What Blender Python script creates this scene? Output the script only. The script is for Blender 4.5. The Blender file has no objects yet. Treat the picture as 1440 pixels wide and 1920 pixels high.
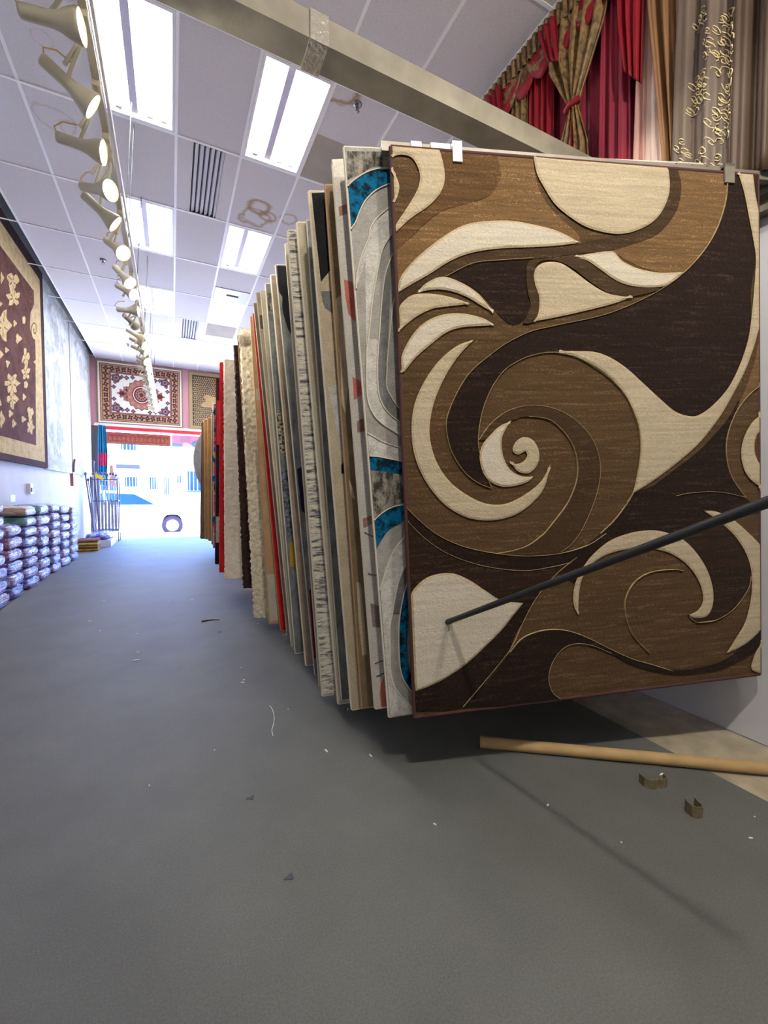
import bpy, bmesh, math, random
from mathutils import Vector, Matrix, geometry, noise
random.seed(7)
S=[["T","f",[[0.416,2.369],[0.612,2.383],[0.616,2.285],[0.643,2.199],[0.702,2.125],[0.799,2.052],[0.823,2.008],[0.811,2.003],[0.712,2.052],[0.603,2.075],[0.495,2.089],[0.388,2.077],[0.295,2.054],[0.177,1.979],[0.072,1.89],[0.002,1.809],[0.004,1.952],[0.06,1.986],[0.124,2.047],[0.205,2.107],[0.298,2.139],[0.404,2.177],[0.455,2.242],[0.461,2.286]]],["T","f",[[1.284,2.432],[1.561,2.429],[1.553,2.323],[1.541,2.216],[1.491,2.095],[1.406,1.973],[1.334,1.9],[1.225,1.894],[1.132,1.908],[1.053,1.935],[0.989,1.967],[0.956,1.977],[1.081,2.016],[1.194,2.058],[1.269,2.143],[1.316,2.273],[1.299,2.341]]],["MT","f",[[0.192,2.352],[0.417,2.369],[0.462,2.286],[0.455,2.242],[0.405,2.179],[0.298,2.14],[0.205,2.109],[0.124,2.051],[0.054,1.984],[0.001,1.941],[0.005,2.017],[0.069,2.069],[0.152,2.128],[0.204,2.189],[0.218,2.259]]],["M2","f",[[1.233,2.429],[1.284,2.432],[1.302,2.342],[1.317,2.273],[1.297,2.179],[1.242,2.101],[1.16,2.043],[1.028,1.997],[0.963,1.979],[0.816,1.96],[0.647,1.936],[0.442,1.917],[0.324,1.9],[0.229,1.853],[0.189,1.836],[0.125,1.815],[0.067,1.768],[0.0,1.707],[0.001,1.771],[0.058,1.803],[0.138,1.848],[0.231,1.905],[0.325,1.941],[0.443,1.962],[0.575,1.973],[0.698,1.983],[0.817,2.004],[0.862,2.015],[0.99,2.043],[1.095,2.069],[1.191,2.125],[1.246,2.211],[1.258,2.293]]],["D","f",[[0.206,1.842],[0.324,1.897],[0.442,1.915],[0.58,1.924],[0.562,1.852],[0.566,1.786],[0.576,1.73],[0.557,1.685],[0.517,1.655],[0.481,1.655],[0.434,1.692],[0.389,1.746],[0.343,1.789],[0.286,1.82]]],["D","f",[[1.556,2.347],[1.542,2.216],[1.488,2.083],[1.395,1.961],[1.267,1.855],[1.105,1.769],[0.921,1.7],[0.691,1.651],[0.565,1.621],[0.454,1.569],[0.393,1.527],[0.295,1.449],[0.227,1.349],[0.189,1.261],[0.187,1.194],[0.207,1.116],[0.257,1.035],[0.314,0.988],[0.376,0.96],[0.346,1.043],[0.325,1.123],[0.324,1.18],[0.343,1.281],[0.388,1.381],[0.45,1.46],[0.537,1.51],[0.623,1.533],[0.786,1.538],[0.875,1.535],[0.953,1.508],[1.03,1.461],[1.109,1.396],[1.188,1.33],[1.27,1.268],[1.352,1.246],[1.409,1.261],[1.48,1.309],[1.552,1.382],[1.61,1.481],[1.654,1.591],[1.675,1.692],[1.676,1.826],[1.7,1.96],[1.686,2.056],[1.665,2.151],[1.637,2.269],[1.603,2.385]]],["D2","f",[[1.677,2.438],[1.774,2.468],[1.772,1.865],[1.749,1.865],[1.758,1.938],[1.754,2.035],[1.733,2.143],[1.704,2.249]]],["T","f",[[1.772,1.743],[1.742,1.693],[1.72,1.619],[1.697,1.508],[1.653,1.397],[1.601,1.286],[1.682,1.369],[1.785,1.408]]],["D","f",[[1.609,1.323],[1.55,1.237],[1.464,1.152],[1.378,1.081],[1.266,1.011],[1.155,0.942],[1.052,0.904],[0.964,0.805],[0.869,0.726],[0.816,0.687],[0.737,0.62],[0.671,0.569],[0.753,0.523],[0.828,0.632],[0.921,0.699],[1.029,0.731],[1.137,0.735],[1.22,0.72],[1.317,0.681],[1.472,0.589],[1.561,0.768],[1.768,0.789],[1.638,0.861],[1.562,0.96],[1.535,1.064],[1.543,1.163],[1.591,1.267]]],["D","f",[[-0.003,0.9],[0.051,0.842],[0.13,0.775],[0.245,0.717],[0.388,0.679],[0.535,0.658],[0.686,0.66],[0.816,0.687],[0.909,0.736],[1.003,0.803],[1.085,0.847],[1.152,0.795],[0.948,0.697],[0.743,0.62],[0.659,0.605],[0.533,0.595],[0.41,0.61],[0.278,0.645],[0.162,0.698],[0.071,0.766],[-0.0,0.842]]],["D2","f",[[-0.0,0.842],[0.071,0.766],[0.162,0.698],[0.278,0.645],[0.41,0.61],[0.533,0.595],[0.659,0.605],[0.737,0.617],[0.632,0.544],[0.555,0.479],[0.504,0.453],[0.405,0.473],[0.334,0.52],[0.263,0.572],[0.193,0.606],[0.123,0.609],[0.064,0.592],[0.016,0.551],[-0.004,0.507]]],["D","f",[[0.737,0.62],[0.632,0.544],[0.51,0.465],[0.452,0.399],[0.401,0.344],[0.325,0.28],[0.238,0.213],[0.141,0.159],[0.069,0.132],[0.007,0.113],[0.006,0.029],[0.213,0.021],[0.294,0.094],[0.371,0.181],[0.428,0.241],[0.462,0.315],[0.501,0.37],[0.567,0.466],[0.658,0.56],[0.763,0.637]]],["D","f",[[0.213,0.021],[0.345,0.136],[0.435,0.24],[0.499,0.299],[0.6,0.323],[0.703,0.312],[0.806,0.27],[0.924,0.203],[1.031,0.148],[1.126,0.113],[1.237,0.074],[1.409,0.071],[1.555,0.107],[1.751,0.258],[1.75,0.16],[1.555,0.066],[1.38,0.045],[1.209,0.06],[1.03,0.121],[0.923,0.186],[0.831,0.229],[0.753,0.248],[0.688,0.233],[0.635,0.177],[0.613,0.107],[0.628,0.042],[0.668,0.0],[0.464,0.0]]],["D2","f",[[1.411,0.301],[1.361,0.291],[1.326,0.328],[1.412,0.317],[1.455,0.362],[1.459,0.438],[1.431,0.529],[1.375,0.615],[1.303,0.682],[1.474,0.753],[1.56,0.698],[1.626,0.605],[1.662,0.487],[1.631,0.399],[1.557,0.327],[1.484,0.295]]],["M2","f",[[0.327,1.168],[0.383,1.237],[0.469,1.292],[0.58,1.311],[0.691,1.289],[0.778,1.239],[0.853,1.155],[0.887,1.048],[0.874,0.941],[0.833,0.836],[0.785,0.749],[0.739,0.698],[0.687,0.663],[0.535,0.66],[0.388,0.678],[0.461,0.686],[0.536,0.705],[0.613,0.753],[0.665,0.809],[0.731,0.888],[0.775,0.993],[0.77,1.099],[0.726,1.182],[0.652,1.247],[0.554,1.264],[0.474,1.247],[0.418,1.225],[0.357,1.17]]],["M2","f",[[0.697,1.933],[0.778,1.944],[0.847,1.924],[0.909,1.886],[0.986,1.843],[1.064,1.822],[1.157,1.822],[1.217,1.82],[1.063,1.782],[0.985,1.785],[0.92,1.804],[0.845,1.848],[0.783,1.891],[0.721,1.918],[0.659,1.925],[0.612,1.908],[0.592,1.865],[0.598,1.82],[0.615,1.765],[0.609,1.697],[0.58,1.661],[0.541,1.656],[0.576,1.73],[0.566,1.786],[0.562,1.852],[0.58,1.92]]],["C","c",[[-0.005,2.348],[0.199,2.353],[0.218,2.259],[0.204,2.189],[0.152,2.128],[0.069,2.069],[0.005,2.013],[0.006,2.041],[0.062,2.121],[0.105,2.194],[0.112,2.252],[0.085,2.305],[0.038,2.316],[-0.005,2.301]]],["C","c",[[-0.006,2.265],[0.012,2.235],[0.026,2.194],[0.017,2.152],[0.001,2.122]]],["C","c",[[0.607,2.372],[1.236,2.406],[1.255,2.292],[1.243,2.211],[1.189,2.127],[1.095,2.071],[0.99,2.049],[0.863,2.066],[0.776,2.106],[0.703,2.158],[0.656,2.222],[0.621,2.285]]],["W","c",[[0.001,1.771],[0.014,1.83],[0.073,1.901],[0.178,1.986],[0.283,2.049],[0.376,2.072],[0.495,2.081],[0.603,2.07],[0.712,2.048],[0.815,2.004],[0.698,1.986],[0.575,1.975],[0.443,1.964],[0.325,1.943],[0.231,1.907],[0.138,1.85],[0.058,1.805]]],["W","c",[[0.778,1.944],[0.963,1.974],[1.014,1.935],[1.092,1.904],[1.198,1.89],[1.32,1.896],[1.237,1.838],[1.157,1.824],[1.064,1.827],[0.986,1.848],[0.91,1.892],[0.847,1.929]]],["C","c",[[0.584,1.665],[0.61,1.697],[0.618,1.765],[0.601,1.82],[0.596,1.865],[0.616,1.899],[0.659,1.917],[0.721,1.914],[0.782,1.882],[0.857,1.833],[0.933,1.795],[1.011,1.783],[1.07,1.785],[0.971,1.75],[0.842,1.718],[0.702,1.687]]],["W","c",[[0.079,1.771],[0.125,1.815],[0.195,1.841],[0.274,1.819],[0.343,1.777],[0.388,1.728],[0.415,1.697],[0.364,1.723],[0.284,1.766],[0.204,1.787],[0.136,1.786]]],["C","c",[[0.001,1.702],[0.033,1.746],[0.079,1.768],[0.158,1.77],[0.237,1.756],[0.312,1.733],[0.224,1.723],[0.144,1.71],[0.075,1.677],[0.017,1.633],[-0.003,1.611]]],["W","c",[[-0.002,1.449],[0.002,1.503],[0.025,1.557],[0.072,1.623],[0.131,1.667],[0.2,1.69],[0.281,1.693],[0.362,1.676],[0.415,1.647],[0.338,1.643],[0.267,1.636],[0.209,1.619],[0.15,1.58],[0.068,1.514],[0.015,1.455]]],["C","c",[[0.318,1.587],[0.241,1.559],[0.158,1.493],[0.086,1.395],[0.045,1.296],[0.035,1.187],[0.05,1.087],[0.097,0.985],[0.169,0.898],[0.261,0.842],[0.368,0.823],[0.479,0.842],[0.567,0.896],[0.619,0.958],[0.649,1.056],[0.607,0.987],[0.544,0.938],[0.468,0.901],[0.407,0.889],[0.335,0.901],[0.253,0.945],[0.185,1.004],[0.136,1.084],[0.113,1.174],[0.116,1.251],[0.14,1.339],[0.19,1.438],[0.251,1.521]]],["C","c",[[0.686,1.542],[0.786,1.542],[0.876,1.538],[0.953,1.512],[1.03,1.465],[1.109,1.4],[1.189,1.333],[1.27,1.272],[1.352,1.25],[1.409,1.264],[1.48,1.312],[1.552,1.385],[1.61,1.483],[1.654,1.594],[1.675,1.704],[1.7,1.96],[1.686,2.056],[1.665,2.151],[1.637,2.269],[1.6,2.367],[1.638,2.37],[1.681,2.367],[1.701,2.249],[1.73,2.143],[1.751,2.035],[1.755,1.938],[1.743,1.816],[1.725,1.693],[1.713,1.643],[1.683,1.557],[1.639,1.458],[1.58,1.36],[1.522,1.274],[1.464,1.202],[1.379,1.117],[1.266,1.035],[1.155,0.966],[1.046,0.91],[1.067,0.982],[1.087,1.089],[1.085,1.185],[1.06,1.269],[1.015,1.353],[0.951,1.424],[0.874,1.477],[0.786,1.517]]],["W","c",[[0.474,1.245],[0.418,1.223],[0.356,1.168],[0.327,1.112],[0.334,1.044],[0.362,0.997],[0.422,0.966],[0.495,0.969],[0.545,0.984],[0.568,1.003],[0.509,1.009],[0.461,1.039],[0.432,1.097],[0.428,1.166],[0.448,1.211]]],["C","c",[[0.476,1.119],[0.489,1.153],[0.526,1.175],[0.569,1.162],[0.596,1.116],[0.592,1.064],[0.552,1.021],[0.497,1.029],[0.462,1.076],[0.486,1.061],[0.52,1.069],[0.542,1.094],[0.534,1.115],[0.499,1.101]]],["C","c",[[1.785,1.27],[1.696,1.234],[1.637,1.161],[1.614,1.074],[1.636,0.985],[1.694,0.926],[1.783,0.89],[1.783,0.973],[1.717,1.02],[1.688,1.084],[1.703,1.159],[1.784,1.214]]],["W","c",[[-0.0,0.512],[0.016,0.551],[0.064,0.592],[0.123,0.609],[0.193,0.606],[0.263,0.572],[0.334,0.52],[0.405,0.473],[0.504,0.453],[0.452,0.399],[0.401,0.344],[0.325,0.28],[0.238,0.213],[0.141,0.159],[0.069,0.132],[0.007,0.116],[0.0,0.221],[-0.003,0.37]]],["C","c",[[0.763,0.377],[0.744,0.421],[0.743,0.482],[0.767,0.552],[0.828,0.632],[0.921,0.699],[1.029,0.731],[1.137,0.737],[1.22,0.72],[1.303,0.682],[1.372,0.615],[1.428,0.529],[1.456,0.438],[1.453,0.362],[1.419,0.314],[1.354,0.313],[1.326,0.328],[1.376,0.349],[1.401,0.392],[1.392,0.456],[1.357,0.522],[1.301,0.582],[1.218,0.631],[1.109,0.657],[1.0,0.657],[0.907,0.639],[0.827,0.596],[0.786,0.539],[0.769,0.468]]],["C","c",[[1.41,0.813],[1.475,0.806],[1.561,0.768],[1.648,0.699],[1.722,0.631],[1.745,0.61],[1.759,0.557],[1.754,0.271],[1.69,0.198],[1.615,0.153],[1.526,0.126],[1.571,0.184],[1.631,0.269],[1.664,0.383],[1.669,0.486],[1.647,0.578],[1.589,0.671],[1.503,0.752]]],["C","c",[[1.781,0.177],[1.712,0.144],[1.674,0.082],[1.671,0.027],[1.78,-0.011]]]]
L_=[[[1.553,2.329],[1.541,2.216],[1.488,2.083],[1.395,1.961],[1.267,1.855],[1.105,1.769],[0.921,1.7],[0.691,1.651],[0.565,1.621],[0.454,1.569]],[[0.454,1.569],[0.393,1.527],[0.295,1.449],[0.227,1.349],[0.189,1.261],[0.187,1.194],[0.207,1.116],[0.257,1.035],[0.314,0.988],[0.376,0.96],[0.346,1.043],[0.325,1.123],[0.324,1.18],[0.343,1.281],[0.388,1.381],[0.45,1.46],[0.537,1.51],[0.623,1.533],[0.686,1.537]],[[0.686,1.537],[0.786,1.517],[0.874,1.471],[0.951,1.418],[1.015,1.353],[1.06,1.269],[1.087,1.185],[1.09,1.089],[1.07,0.981],[1.048,0.91],[0.964,0.805],[0.883,0.737]],[[0.327,1.168],[0.383,1.237],[0.469,1.292],[0.58,1.311],[0.691,1.289],[0.778,1.239],[0.853,1.155],[0.887,1.048],[0.874,0.941],[0.833,0.836],[0.785,0.749]],[[0.554,1.264],[0.652,1.247],[0.726,1.182],[0.77,1.099],[0.775,0.993],[0.731,0.888],[0.665,0.809],[0.613,0.753]],[[0.613,0.753],[0.536,0.705],[0.461,0.686],[0.388,0.678]],[[0.785,0.749],[0.739,0.698],[0.687,0.666]],[[-0.0,0.842],[0.071,0.766],[0.162,0.698],[0.278,0.645],[0.41,0.61],[0.533,0.595],[0.659,0.605],[0.737,0.617]],[[-0.003,0.9],[0.051,0.842],[0.13,0.775],[0.245,0.717],[0.388,0.679],[0.535,0.658],[0.686,0.66],[0.816,0.687],[0.909,0.736]],[[0.763,0.637],[0.658,0.566],[0.567,0.472],[0.501,0.37],[0.448,0.268],[0.371,0.181],[0.213,0.023]],[[0.435,0.24],[0.499,0.299],[0.6,0.323],[0.703,0.312],[0.806,0.27],[0.924,0.203],[1.031,0.148],[1.126,0.113],[1.237,0.07]],[[0.668,0.003],[0.628,0.042],[0.613,0.107],[0.635,0.177],[0.688,0.233],[0.753,0.248],[0.831,0.231],[0.923,0.187]],[[1.12,0.164],[1.033,0.261],[0.998,0.363],[1.003,0.437],[1.051,0.507],[1.134,0.544],[1.245,0.548],[1.301,0.538]],[[1.326,0.324],[1.361,0.293],[1.411,0.286],[1.484,0.295],[1.572,0.339],[1.646,0.423],[1.668,0.486]],[[1.77,1.402],[1.682,1.362],[1.594,1.273],[1.543,1.163],[1.535,1.064],[1.563,0.963],[1.638,0.866]],[[1.264,0.888],[1.348,0.899],[1.49,0.897],[1.635,0.866]],[[0.206,1.842],[0.324,1.9],[0.442,1.917],[0.598,1.932]]]
F0={"o":[0.914,1.533,0.295],"u":[0.9515,-0.3038,0.049],"v":[-0.0447,0.0209,0.9988]}
RUG={"gray_teal":{"o":[0.848,1.643,0.258],"u":[0.952,-0.2945,0.0839],"v":[-0.0801,0.0248,0.9965],"L":2.421},"white_pink":{"o":[0.833,1.754,0.248],"u":[0.9522,-0.2945,0.0811],"v":[-0.0774,0.024,0.9967],"L":2.43},"brown":{"o":[0.825,1.891,0.189],"u":[0.9529,-0.2948,0.0715],"v":[-0.0683,0.0211,0.9974],"L":2.487},"black_cream":{"o":[0.798,1.957,0.156],"u":[0.9521,-0.2945,0.0826],"v":[-0.079,0.0244,0.9966],"L":2.522},"grey":{"o":[0.828,2.18,0.1],"u":[0.9529,-0.2948,0.0719],"v":[-0.0687,0.0213,0.9974],"L":2.577},"beige_plain":{"o":[0.82,2.21,0.067],"u":[0.952,-0.2945,0.0839],"v":[-0.0802,0.0248,0.9965],"L":2.612},"striped":{"o":[0.76,2.31,0.082],"u":[0.953,-0.2948,0.0706],"v":[-0.0674,0.0209,0.9975],"L":2.595},"beige_thin":{"o":[0.782,2.439,0.08],"u":[0.9528,-0.2947,0.0728],"v":[-0.0695,0.0215,0.9973],"L":2.597},"grey_black":{"o":[0.83,2.68,0.046],"u":[0.9514,-0.2943,0.0905],"v":[-0.0865,0.0268,0.9959],"L":2.635},"beige_soft":{"o":[0.811,2.825,0.06],"u":[0.952,-0.2945,0.0837],"v":[-0.08,0.0247,0.9965],"L":2.619},"grey_yellow":{"o":[0.773,2.966,0.103],"u":[0.9527,-0.2947,0.0736],"v":[-0.0703,0.0217,0.9973],"L":2.574},"cream_thin":{"o":[0.786,3.076,0.092],"u":[0.9521,-0.2945,0.0827],"v":[-0.079,0.0244,0.9966],"L":2.587},"olive":{"o":[0.785,3.117,0.102],"u":[0.9514,-0.2943,0.0909],"v":[-0.0869,0.0269,0.9959],"L":2.578},"taupe":{"o":[0.798,3.302,0.125],"u":[0.9513,-0.2943,0.092],"v":[-0.0879,0.0272,0.9958],"L":2.556},"red_thin":{"o":[0.789,3.504,0.105],"u":[0.9524,-0.2946,0.0782],"v":[-0.0747,0.0231,0.9969],"L":2.573},"tan":{"o":[0.717,3.597,0.147],"u":[0.9541,-0.2951,0.0516],"v":[-0.0493,0.0152,0.9987],"L":2.527},"shag_cream":{"o":[0.642,3.934,0.12],"u":[0.9545,-0.2953,0.0413],"v":[-0.0395,0.0122,0.9991],"L":2.552},"pink_tan":{"o":[0.682,3.974,0.125],"u":[0.9541,-0.2951,0.0514],"v":[-0.0491,0.0152,0.9987],"L":2.549},"shag_brown":{"o":[0.617,4.395,0.297],"u":[0.9549,-0.2954,0.0286],"v":[-0.0273,0.0085,0.9996],"L":2.374},"shag_white":{"o":[0.496,4.924,0.306],"u":[0.9553,-0.2955,-0.0062],"v":[0.0059,-0.0018,1.0],"L":2.364},"shag_red":{"o":[0.453,4.984,0.358],"u":[0.9552,-0.2955,-0.0136],"v":[0.013,-0.004,0.9999],"L":2.312},"dark_red":{"o":[0.481,5.763,0.345],"u":[0.9552,-0.2955,-0.0171],"v":[0.0163,-0.005,0.9999],"L":2.326},"multi":{"o":[0.591,7.429,0.347],"u":[0.9553,-0.2955,-0.0118],"v":[0.0113,-0.0035,0.9999],"L":2.323},"charcoal":{"o":[0.637,8.339,0.307],"u":[0.9553,-0.2955,-0.012],"v":[0.0114,-0.0035,0.9999],"L":2.364},"gold":{"o":[0.623,8.906,0.318],"u":[0.9553,-0.2955,-0.0081],"v":[0.0078,-0.0024,1.0],"L":2.352},"gold2":{"o":[0.58,9.133,0.329],"u":[0.9553,-0.2955,-0.0041],"v":[0.0039,-0.0012,1.0],"L":2.341},"brown_far":{"o":[0.518,9.589,0.298],"u":[0.955,-0.2954,-0.0261],"v":[0.025,-0.0077,0.9997],"L":2.373}}
PAT={"gray_teal":[["charcoal_mottle",1,[[0.012,2.403],[0.189,2.409],[0.232,2.408],[0.229,2.372],[0.18,2.35],[0.114,2.345],[0.065,2.317],[0.0,2.288]]],["teal",1,[[-0.002,2.262],[0.035,2.292],[0.084,2.32],[0.132,2.335],[0.179,2.339],[0.227,2.34],[0.223,2.291],[0.174,2.276],[0.116,2.248],[0.07,2.206],[0.043,2.161],[0.021,2.116],[-0.002,2.091],[-0.001,2.187]]],["lightgray",1,[[0.172,2.184],[0.116,2.14],[0.085,2.099],[0.072,2.054],[0.038,1.986],[0.014,1.918],[-0.001,1.85],[0.033,1.918],[0.05,1.964],[0.023,1.552],[0.016,1.469],[0.016,1.385],[0.037,1.325],[0.073,1.285],[0.11,1.258],[0.139,1.239],[0.178,1.224],[0.182,1.271],[0.144,1.294],[0.115,1.317],[0.083,1.357],[0.064,1.417],[0.067,1.509],[0.079,1.634],[0.04,1.654],[0.064,1.782],[0.086,1.873],[0.105,1.941],[0.13,2.014],[0.168,2.069],[0.21,2.12],[0.218,2.219]]],["midgray",1,[[0.165,1.973],[0.131,1.905],[0.109,1.804],[0.084,1.643],[0.067,1.509],[0.064,1.417],[0.083,1.357],[0.115,1.317],[0.144,1.294],[0.182,1.275],[0.186,1.326],[0.146,1.354],[0.121,1.393],[0.101,1.445],[0.108,1.508],[0.122,1.633]]],["lightgray",1,[[-0.003,1.255],[0.034,1.232],[0.071,1.209],[0.135,1.183],[0.174,1.172],[0.17,1.118],[0.141,1.123],[0.083,1.138],[0.04,1.15],[-0.003,1.154]]],["teal",1,[[-0.001,1.153],[0.04,1.149],[0.083,1.137],[0.141,1.123],[0.179,1.116],[0.174,1.055],[0.137,1.064],[0.078,1.079],[-0.003,1.098]]],["charcoal_mottle",1,[[-0.002,1.094],[0.078,1.079],[0.137,1.063],[0.174,1.055],[0.165,0.938],[0.134,0.941],[0.089,0.936],[0.043,0.913],[0.002,0.882]]],["teal",1,[[0.001,0.878],[0.043,0.909],[0.089,0.929],[0.134,0.934],[0.169,0.936],[0.164,0.868],[0.138,0.869],[0.109,0.853],[0.065,0.834],[0.03,0.796],[0.002,0.753],[-0.003,0.799],[-0.004,0.868]]],["lightgray",1,[[0.133,0.796],[0.076,0.736],[0.038,0.661],[0.003,0.572],[-0.002,0.451],[-0.003,0.262],[0.001,0.07],[0.005,0.001],[0.139,-0.006],[0.141,0.013],[0.112,0.023],[0.068,0.078],[0.034,0.132],[0.021,0.21],[0.026,0.305],[0.033,0.399],[0.051,0.467],[0.071,0.545],[0.095,0.617],[0.128,0.67]]],["midgray",1,[[0.123,0.666],[0.095,0.617],[0.071,0.545],[0.051,0.467],[0.083,0.459],[0.106,0.541],[0.126,0.581],[0.135,0.646]]],["teal",1,[[0.129,0.595],[0.106,0.541],[0.083,0.454],[0.071,0.37],[0.065,0.252],[0.069,0.189],[0.087,0.138],[0.115,0.095],[0.149,0.056],[0.153,0.113],[0.118,0.162],[0.103,0.222],[0.101,0.294],[0.111,0.389],[0.125,0.482]]]],"white_pink":[["rosebrown",0,[[0.01,2.252],[0.042,2.263],[0.084,2.269],[0.08,2.217],[0.041,2.223],[0.012,2.213]]],["pink",0,[[0.009,1.944],[0.041,1.934],[0.074,1.889],[0.063,1.754],[0.037,1.769],[0.017,1.798],[0.009,1.879]]],["pink",0,[[0.013,1.523],[0.045,1.502],[0.076,1.487],[0.073,1.456],[0.043,1.44],[0.012,1.421]]],["rosebrown",0,[[0.018,1.326],[0.041,1.336],[0.069,1.341],[0.065,1.283],[0.044,1.28],[0.016,1.276]]],["rosebrown",0,[[0.009,0.888],[0.048,0.898],[0.072,0.901],[0.068,0.857],[0.045,0.859],[0.01,0.849]]],["graybrown",0,[[0.014,0.497],[0.048,0.483],[0.085,0.456],[0.079,0.372],[0.052,0.378],[0.016,0.39]]],["pink",0,[[0.058,0.16],[0.034,0.118],[0.025,0.069],[0.026,0.008],[0.056,0.001],[0.086,-0.002],[0.098,0.159]]]],"brown":[["beige",0,[[0.011,1.971],[0.044,1.997],[0.073,2.013],[0.067,1.777],[0.039,1.558],[0.019,1.432],[0.002,1.498],[0.017,1.777]]],["beige",0,[[0.014,1.128],[0.026,1.094],[0.037,1.026],[0.022,1.041],[0.015,1.08]]],["beige",0,[[0.016,0.631],[0.036,0.621],[0.04,0.45],[0.04,0.266],[0.019,0.263],[0.012,0.427]]]],"black_cream":[["black",0,[[0.012,2.513],[0.074,2.52],[0.145,2.525],[0.138,2.186],[0.073,2.163],[0.021,2.105],[0.016,2.303]]],["midgray",0,[[0.018,2.061],[0.07,2.062],[0.128,2.063],[0.127,1.914],[0.071,1.951],[0.031,1.983],[0.021,2.014]]],["lightgray",0,[[0.014,1.608],[0.048,1.621],[0.092,1.624],[0.083,1.271],[0.068,1.262],[0.047,1.249],[0.034,1.444]]],["navy",0,[[0.075,1.267],[0.046,1.229],[0.043,1.19],[0.095,1.179],[0.103,1.27]]],["black",0,[[0.053,0.793],[0.081,0.785],[0.085,0.431],[0.062,0.445]]]],"grey_black":[["black",1,[[0.008,2.633],[0.048,2.628],[0.131,2.622],[0.139,2.211],[0.055,2.211],[0.026,2.293],[0.015,2.373],[0.021,2.439],[0.004,2.478]]],["navy",0,[[0.011,1.359],[0.063,1.384],[0.116,1.403],[0.109,1.046],[0.058,1.056],[0.013,1.088]]],["darkred",0,[[0.013,0.569],[0.056,0.592],[0.107,0.614],[0.093,0.083],[0.038,0.097],[0.004,0.118]]]],"grey_yellow":[["charcoal_mottle",1,[[0.004,2.497],[0.041,2.516],[0.085,2.527],[0.081,2.391],[0.034,2.391],[0.002,2.389]]],["yellow",1,[[0.024,0.787],[0.054,0.799],[0.099,0.803],[0.097,0.592],[0.054,0.611],[0.015,0.637]]],["mustard_mottle",1,[[0.003,1.724],[0.044,1.702],[0.08,1.649],[0.083,1.495],[0.04,1.395],[0.004,1.448],[0.001,1.601]]],["navy_mottle",1,[[-0.012,1.291],[0.043,1.305],[0.111,1.198],[0.105,0.905],[0.055,0.865],[0.014,0.83],[0.005,1.034]]]],"olive":[["charcoal",0,[[0.005,2.421],[0.032,2.425],[0.067,2.422],[0.066,2.32],[0.026,2.321],[0.003,2.33]]]]}
LIN={"gray_teal":[[[0.223,2.291],[0.174,2.276],[0.116,2.248],[0.07,2.206],[0.043,2.161],[0.021,2.116],[-0.002,2.09]],[[-0.002,2.261],[0.035,2.291],[0.084,2.32],[0.132,2.336],[0.179,2.34]],[[0.172,2.184],[0.116,2.14],[0.085,2.099],[0.072,2.054],[0.038,1.986],[0.014,1.918],[-0.001,1.85]],[[0.21,2.12],[0.168,2.069],[0.13,2.014],[0.105,1.941],[0.086,1.873],[0.064,1.782],[0.04,1.654],[0.027,1.594],[0.02,1.511],[0.016,1.469],[0.016,1.385],[0.037,1.325],[0.073,1.285],[0.11,1.258],[0.139,1.239],[0.178,1.224]],[[0.182,2.01],[0.16,1.973],[0.131,1.905],[0.109,1.804],[0.085,1.653],[0.073,1.572],[0.067,1.509],[0.064,1.417],[0.083,1.357],[0.115,1.317],[0.144,1.294],[0.182,1.273]],[[0.178,1.836],[0.155,1.781],[0.13,1.652],[0.112,1.55],[0.108,1.508],[0.101,1.445],[0.121,1.393],[0.146,1.354],[0.177,1.331]],[[-0.003,1.255],[0.034,1.232],[0.071,1.209],[0.135,1.183],[0.174,1.172]],[[-0.0,1.154],[0.04,1.149],[0.083,1.138],[0.141,1.123],[0.179,1.117]],[[0.001,0.878],[0.043,0.909],[0.089,0.929],[0.134,0.934]],[[0.133,0.796],[0.076,0.736],[0.038,0.661],[0.003,0.572]],[[0.128,0.675],[0.095,0.617],[0.071,0.545],[0.051,0.467],[0.033,0.399],[0.026,0.305],[0.021,0.21],[0.034,0.132],[0.068,0.078],[0.112,0.023]],[[0.129,0.595],[0.106,0.541],[0.083,0.454],[0.071,0.37],[0.065,0.252],[0.069,0.189],[0.087,0.138],[0.115,0.095]]],"white_pink":[[[0.013,0.826],[0.048,0.804],[0.096,0.794]],[[0.013,0.637],[0.048,0.623],[0.092,0.618]],[[0.012,0.214],[0.052,0.223],[0.093,0.23]],[[0.015,0.153],[0.048,0.161],[0.088,0.17]]]}
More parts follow.
